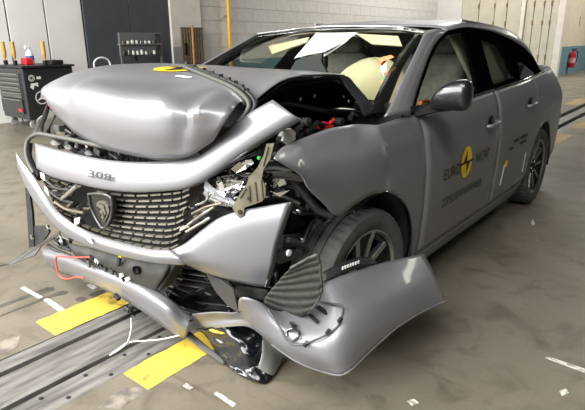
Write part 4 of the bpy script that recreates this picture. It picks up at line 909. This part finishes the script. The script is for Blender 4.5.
# strut tower and liner pieces between panel and wheel
patch('torn_liner', [[P(u, v, x=.66) for u, v in ((290, 202), (306, 204), (322, 210), (336, 219))], [P(u, v, x=.60) for u, v in ((286, 225), (304, 228), (320, 234), (332, 240))], [P(u, v, x=.66) for u, v in ((276, 256), (298, 258), (312, 262), (322, 268))]], PLAST, car, 5, 5, .004)
for i, px in enumerate((((288, 216), (300, 214), (306, 224), (292, 230)), ((284, 236), (304, 234), (298, 246), (282, 250)), ((312, 200), (324, 208), (320, 216), (308, 210)), ((318, 228), (330, 226), (332, 236), (322, 240)), ((314, 242), (318, 238), (322, 246), (316, 256)), ((278, 252), (296, 250), (300, 258), (280, 264)), ((298, 206), (308, 208), (304, 216), (296, 214)))):
    plate('liner_piece', [P(u, v, x=.70+.01*i) for u, v in px], (GLOSSB, DKGREY, mat('blue_grey_plastic', (66, 72, 84), .4), PLAST)[i % 4], car, .02)
for pts, r, m_ in ((((288, 240), (300, 244), (312, 254), (318, 262)), .012, DKGREY), (((312, 222), (306, 236), (300, 250)), .009, PLAST), (((290, 206), (302, 212), (316, 214), (330, 224)), .010, DARKMETAL), (((322, 240), (324, 250), (321, 262)), .008, TIN)):
    tubeo('suspension_link', [P(u, v, x=.76) for u, v in pts], r, m_, car, 5, 7)
for u, v in ((299, 211), (289, 253.5), (303, 240), (330, 219)): MB().lathe([(0, .006), (.01, .004), (.012, -.004)], 10, 'x', P(u, v, x=.80)).build('clip_button', CHROME, car)
ins(MB().lathe([(0, .006), (.012, .004), (.014, -.004)], 10, 'x', P(289, 253, x=.81)).build('pale_clip', WHITEP, car), 'white clip button')

# crumpled black and clear shield dragging on the floor under the bumper
und = [
    [(196, 329, .12), (205, 335, .10), (212, 345, .06), (218, 356, .02), (224, 363, .012)],
    [(214, 327, .16), (222, 338, .12), (229, 351, .08), (234, 363, .04), (238, 374, .012)],
    [(232, 326, .17), (240, 338, .15), (246, 352, .11), (250, 367, .05), (254, 381, .012)],
    [(250, 326, .16), (257, 336, .15), (262, 350, .10), (265, 366, .05), (266, 383, .010)],
    [(266, 338, .12), (270, 343, .11), (275, 351, .08), (277, 362, .04), (277, 372, .008)]]
ug = grid([[P(u, v, z=z) for u, v, z in r] for r in und], 7, 7)
for i in range(ug.shape[0]):
    for j in range(ug.shape[1]):
        ug[i, j] += np.array([.3, -.5, .8])*(0.009*math.sin(i*.45+j*.3)*math.sin(j*.4-i*.17) + 0.003*math.sin(i*1.3)*math.cos(j*1.1))
sh_ = ins(gridmesh('engine_shield', ug, mat('shiny_black_shield', (13, 15, 19), 0.24, coat=0.4), car, .004, 40), 'crumpled glossy black shield dragging on the floor')
patch('clear_film', [[P(u, v, z=z) for u, v, z in ((262, 332, .15), (272, 343, .11), (286, 350, .06))], [P(u, v, z=z) for u, v, z in ((262, 352, .11), (273, 358, .07), (282, 360, .03))], [P(u, v, z=z) for u, v, z in ((258, 368, .06), (268, 374, .03), (274, 376, .01))]], mat('grey_film', (150, 150, 146), .25, alpha=.6), sh_, 4, 4, .002)
for px in (((252, 357), (257, 357), (259, 362), (253, 365)), ((258, 366), (263, 364), (264, 368)), ((246, 373), (252, 374), (250, 378)), ((231, 358), (236, 359), (234, 361)), ((212, 340), (219, 345), (224, 353), (216, 349))):
    plate('film_glint', [P(u, v, z=.085-.0016*(v-330)) for u, v in px], mat('film_glint_silver', (214, 216, 220), .15, .8), sh_, .002)  # glints on the crumpled shield built as bright silver pieces
ins(plate('yellow_tab', [P(u, v, z=.15) for u, v in ((209, 329.5), (217, 327), (232, 328), (234, 330.5), (222, 333.5), (214, 332))], YPAINT, sh_, .004), 'yellow torn plastic tab')
patch('shield_arm', [[P(u, v, z=z) for u, v, z in ((189, 331, .09), (200, 340, .06), (215, 352, .035), (226, 361, .02))], [P(u, v, z=z) for u, v, z in ((186, 336, .08), (197, 346, .045), (212, 357, .02), (224, 365, .01))]], DKGREY, car, 4, 3, .006)

# ================================================================== OTHER THINGS
# white cord of the car hanging from the bumper to the track
cord = tubeo('tow_cord', [P(187, 333.5, y=-.58), P(160, 339.5, z=.06), P(131, 342, z=.02), P(121, 347, z=.009), P(110, 355, z=.008), P(116, 352, z=.009), P(127, 343, z=.02), P(131, 330, z=.05), P(131, 318, z=.10)], 0.0034, mat('white_cord_skin', (206, 206, 204), .5), car, 8, 8)
ins(cord, 'thin white cord hanging from the bumper onto the steel track')

# tool cabinet
tx0, tx1, ty0, ty1 = -7.40, -6.50, 2.0, 2.82
CABB = mat('cabinet_black', (36, 37, 40), 0.4, coat=.3); DRW = mat('drawer_grey', (84, 84, 80), .45, .2)
tc = empty('tool_cabinet', (tx0, ty0, 0)); tag(tc, 'black wheeled tool cabinet with grey drawers and round stickers', 'tool cabinet')
W_, D_ = tx1-tx0, ty1-ty0
MB().box((W_/2, D_/2, .555), (W_, D_, .80)).build('body', CABB, tc, 0, .012)
MB().box((W_/2+.01, D_/2, .972), (W_+.06, D_+.06, .035)).build('worktop', PLAST, tc, 0, .01)
zz = .88
for h in (.07, .07, .07, .09, .10, .25):
    dw = MB().box((W_/2-.04, -.012, zz-h/2), (W_-.16, .03, h-.018)).build('drawer', DRW if h < .2 else CABB, tc, 0, .004)
    MB().box((W_/2-.04, -.034, zz-.022), (W_-.2, .022, .014)).build('handle', ALLOY, dw, 0, .003); zz -= h
MB().box((W_-.2, -.034, zz+.07), (.12, .01, .05)).build('red_badge', RED, tc, 0, .004)
for x, y in ((.1, .1), (W_-.1, .1), (.1, D_-.1), (W_-.1, D_-.1)):
    c = MB().lathe([(0, -.02), (.062, -.02), (.068, -.012), (.068, .012), (.062, .02), (0, .02)], 20, 'x', (x, y, .068)).build('caster', mat('caster_grey', (150, 150, 148), .5), tc, 35)
    MB().box((x, y, .12), (.07, .05, .06)).build('caster_fork', ALLOY, c, 0, .006)
STK = mat('sticker_white', (214, 214, 212), .6)
def ringz(cx, cz, r, t, n=28):
    b = MB(); v = []; f = []
    for k in range(n):
        a = 2*math.pi*k/n; v += [(W_+.003, cx+r*math.cos(a), cz+r*math.sin(a)), (W_+.003, cx+(r-t)*math.cos(a), cz+(r-t)*math.sin(a))]
    for k in range(n): j = (k+1) % n; f.append((2*k, 2*k+1, 2*j+1, 2*j))
    b.add(v, f); return b
b = ringz(.24, .49, .105, .016)                                                # three-pointed star in a ring
for k in range(3):
    a = math.pi/2+k*2*math.pi/3; p = lambda r, t: (W_+.003, .24+r*math.cos(t), .49+r*math.sin(t))
    b.add([p(.10, a), p(.022, a+1.05), p(0, 0), p(.022, a-1.05)], [(0, 1, 2, 3)])
b.build('sticker', STK, tc, 0)
b = ringz(.12, .80, .05, .010); b.add(*[ringz(.12, .80, .03, .008).v, ringz(.12, .80, .03, .008).f]); b.add([(W_+.003, .20, .78), (W_+.003, .27, .78), (W_+.003, .27, .82), (W_+.003, .20, .82)], [(0, 1, 2, 3)]); b.build('sticker', STK, tc, 0)
b = MB(); b.add([(W_+.003, .08+dx, .66+dz) for dx, dz in ((0, 0), (.05, -.04), (.07, .03), (.13, .0), (.13, .07), (.07, .06), (.02, .06))], [(0, 1, 2, 3, 4, 5, 6)]); b.build('sticker', STK, tc, 0)
# things on the cabinet
TOPZ = .9895
YH = mat('amber_handle', (176, 142, 70), .5)
def brush(u, label, y=2.12):
    q = P(u, 61, y=y); x = q[0]
    o = empty('screwdriver', (x, y, TOPZ)); tag(o, label, 'tool', 'amber handled tools on the cabinet')
    MB().lathe([(0, 0), (.03, 0), (.03, .03), (.012, .05), (.012, .10), (.026, .12), (.034, .2), (.03, .33), (.034, .36), (0, .36)], 14).build('handle', YH, o)
    MB().lathe([(0, 0), (.034, 0), (.034, .07), (0, .07)], 14).build('socket', DALLOY, o)
    return o
brush(5.5, 'amber-handled screwdriver standing beside the blue cloth'); brush(15, 'amber-handled screwdriver standing between blue cloth and red box'); brush(45, 'amber-handled screwdriver standing beside the black case', 2.36)
q = P(30, 58, y=2.5); bo = empty('spray_bottle', (q[0], 2.5, TOPZ)); tag(bo, 'white bottle with blue and red label behind the red box', 'bottle')
MB().lathe([(0, 0), (.06, 0), (.065, .02), (.065, .14), (.05, .19), (.024, .22), (.024, .25), (0, .25)], 20).build('bottle_body', mat('white_bottle', (222, 226, 234), .4), bo)
MB().box((0, -.02, .27), (.05, .09, .05)).build('nozzle', mat('white_bottle', (222, 226, 234)), bo, 0, .01)
MB().lathe([(.0665, .06), (.0665, .13)], 20).build('bottle_label', mat('blue_label', (66, 92, 170), .5), bo)
MB().box((.02, -.066, .095), (.04, .006, .04)).build('bottle_badge', RED, bo, 0)
q = P(27, 61, y=2.3); rb = empty('red_box', (q[0], 2.3, TOPZ)); tag(rb, 'small red plastic box on the tool cabinet', 'box')
MB().box((0, 0, .045), (.19, .12, .09)).build('box_body', RED, rb, 0, .012); MB().box((0, 0, .095), (.17, .1, .02)).build('box_lid', RED, rb, 0, .006)
q = P(63, 62, y=2.5); bc = empty('black_case', (-6.68, 2.6, TOPZ)); tag(bc, 'flat black case lying on the tool cabinet', 'case')
MB().box((0, 0, .035), (.3, .2, .07)).build('case_body', PLAST, bc, 0, .012); MB().box((0, -.105, .04), (.08, .015, .02)).build('case_latch', DALLOY, bc, 0, .003)
q = P(3, 57, y=2.2)
cl_ = patch('blue_cloth', [[(q[0]+.09*i-.36, 2.3+.1*j, TOPZ+.012+.018*abs(math.sin(i*1.7+j*2.1))) for i in range(4)] for j in range(4)], mat('blue_cloth_weave', (120, 166, 200), .9), None, 3, 3, .008)
tag(cl_, 'light blue cloth crumpled on the cabinet top', 'cloth')

# tool board on a stand before the charcoal door
bx = -6.9
def WL(u, v, x=bx): return P(u, v, x=x)
a, b_ = WL(118, 32.5), WL(158, 31.5); c_ = WL(160, 55)
tb = empty('tool_board', (bx, (a[1]+b_[1])/2, 0)); tag(tb, 'grey tool board with two rows of pale tools on posts', 'tool board')
w2 = (b_[1]-a[1])/2; zt, zb_ = a[2], c_[2]
MB().box((0, 0, (zt+zb_)/2), (.05, 2*w2, zt-zb_)).build('board', mat('board_grey', (92, 94, 95), .6), tb, 0, .006)
MB().box((.02, 0, (zt+zb_)/2), (.09, 2*w2+.04, .02)).build('shelf', mat('shelf_grey', (120, 120, 118), .5), tb, 0)
for y in (-w2+.05, w2+.06): MB().box((-.03, y, zt/2), (.04, .04, zt)).build('post', mat('post_grey', (104, 104, 102), .5, .3), tb, 0, .004)
for y in (-w2+.05, w2+.06): MB().box((-.03, y, .02), (.5, .06, .04)).build('foot', DALLOY, tb, 0, .004)
PALE = mat('pale_tool', (196, 194, 186), .5)
for r in range(2):
    for k in range(8):
        h = random.uniform(.05, .09); z0 = ((zt+zb_)/2+.012) if r == 0 else zb_+.02
        MB().lathe([(0, 0), (.03, 0), (.033, h*.5), (.02, h*.8), (.022, h), (0, h)], 10, 'z', (.05, -w2+.06+k*(2*w2-.2)/7.3, z0)).build('tool_holder', random.choice([PALE, PALE, TIN, DALLOY]), tb)
MB().box((.03, w2-.06, (zt+zb_)/2), (.03, .1, zt-zb_-.03)).build('end_plate', TIN, tb, 0)
# white hoop beside it
q = P(102, 63.5, x=-6.6); hp = MB().tube([(q[0], q[1]+.16*math.cos(t), q[2]-.02+.12*math.sin(t)) for t in np.linspace(0, 2*math.pi, 33)[:-1]], .016, 8, closed=True).build('hoop', mat('hoop_white', (216, 216, 214), .4), None)
hs = empty('hoop_stand', (q[0], q[1], 0)); hp.parent = hs; hp.matrix_parent_inverse = Matrix.Translation(-Vector(hs.location)); tag(hs, 'white round hoop on a thin stand near the charcoal door', 'stand')
MB().tube([(0, 0, 0), (0, 0, q[2]-.14)], .014, 8).build('stem', DALLOY, hs); MB().lathe([(0, .02), (.14, .015), (.15, 0), (0, 0)], 20).build('stand_base', DALLOY, hs)
# brown wire mesh panel with a wooden pole leaning on the column
a, b_, c_ = P(181, 27, x=WX+.3), P(203, 27, x=WX+.3), P(205, 60, x=WX+.3)
mp = empty('mesh_panel', (WX+.3, a[1], 0)); tag(mp, 'brown wire mesh panel standing before the white column', 'panel')
w2 = b_[1]-a[1]; H = a[2]; BRN = mat('brown_mesh_wire', (120, 104, 82), .7); 
MB().box((-.03, w2/2, H/2), (.01, w2, H)).build('backing', mat('brown_board', (116, 104, 86), .8, col2=(98, 88, 72), scale=12), mp, 0)
for k in range(9): MB().tube([(0, w2*k/8, .02), (0, w2*k/8, H)], .008, 6).build('wire', BRN, mp)
for k in range(14): MB().tube([(.008, 0, .05+(H-.06)*k/13), (.008, w2, .05+(H-.06)*k/13)], .007, 6).build('wire', BRN, mp)
MB().box((.012, w2*.16, H*.72), (.01, .07, .26)).build('tag_plate', DALLOY, mp, 0)
q = P(192, 26, x=WX+.40); po = MB().lathe([(0, 0), (.022, 0), (.026, .05), (.024, q[2]+.01), (.012, q[2]+.03), (0, q[2]+.03)], 12).build('wooden_pole', mat('pole_wood', (168, 128, 78), .6, col2=(148, 108, 62), scale=10), None)
po.location = (WX+.40, q[1], 0); tag(po, 'light wooden pole standing upright before the mesh panel', 'pole')
# fire extinguisher on the blue wainscot
t, bt = P(573, 48, x=RX+.14), P(571.5, 67.5, x=RX+.14); zc, h = bt[2], t[2]-bt[2]
fe = empty('fire_extinguisher', (RX+.14, (t[1]+bt[1])/2, zc)); tag(fe, 'red fire extinguisher hanging on the blue wainscot', 'fire extinguisher')
r = .125
MB().lathe([(0, 0), (r*.9, 0), (r, .03), (r, h*.66), (r*.8, h*.76), (r*.3, h*.82), (r*.3, h*.86), (0, h*.86)], 20).build('cylinder', mat('extinguisher_red', (172, 24, 36), .35), fe)
MB().lathe([(r*1.01, h*.25), (r*1.01, h*.5)], 20).build('label_band', mat('pale_red_label', (212, 150, 150), .6), fe)
MB().box((.03, 0, h*.9), (.16, .05, .05)).build('valve', DALLOY, fe, 0, .008); MB().box((.05, 0, h*.97), (.2, .03, .02)).build('lever', DALLOY, fe, 0, .004)
tubeo('discharge_hose', [(.05, .03, h*.88), (.14, .10, h*.8), (.15, .13, h*.5), (.12, .13, h*.25)], .018, PLAST, fe, 5, 8)
MB().box((-.125, 0, h*.6), (.02, .1, .1)).build('wall_bracket', DALLOY, fe, 0)
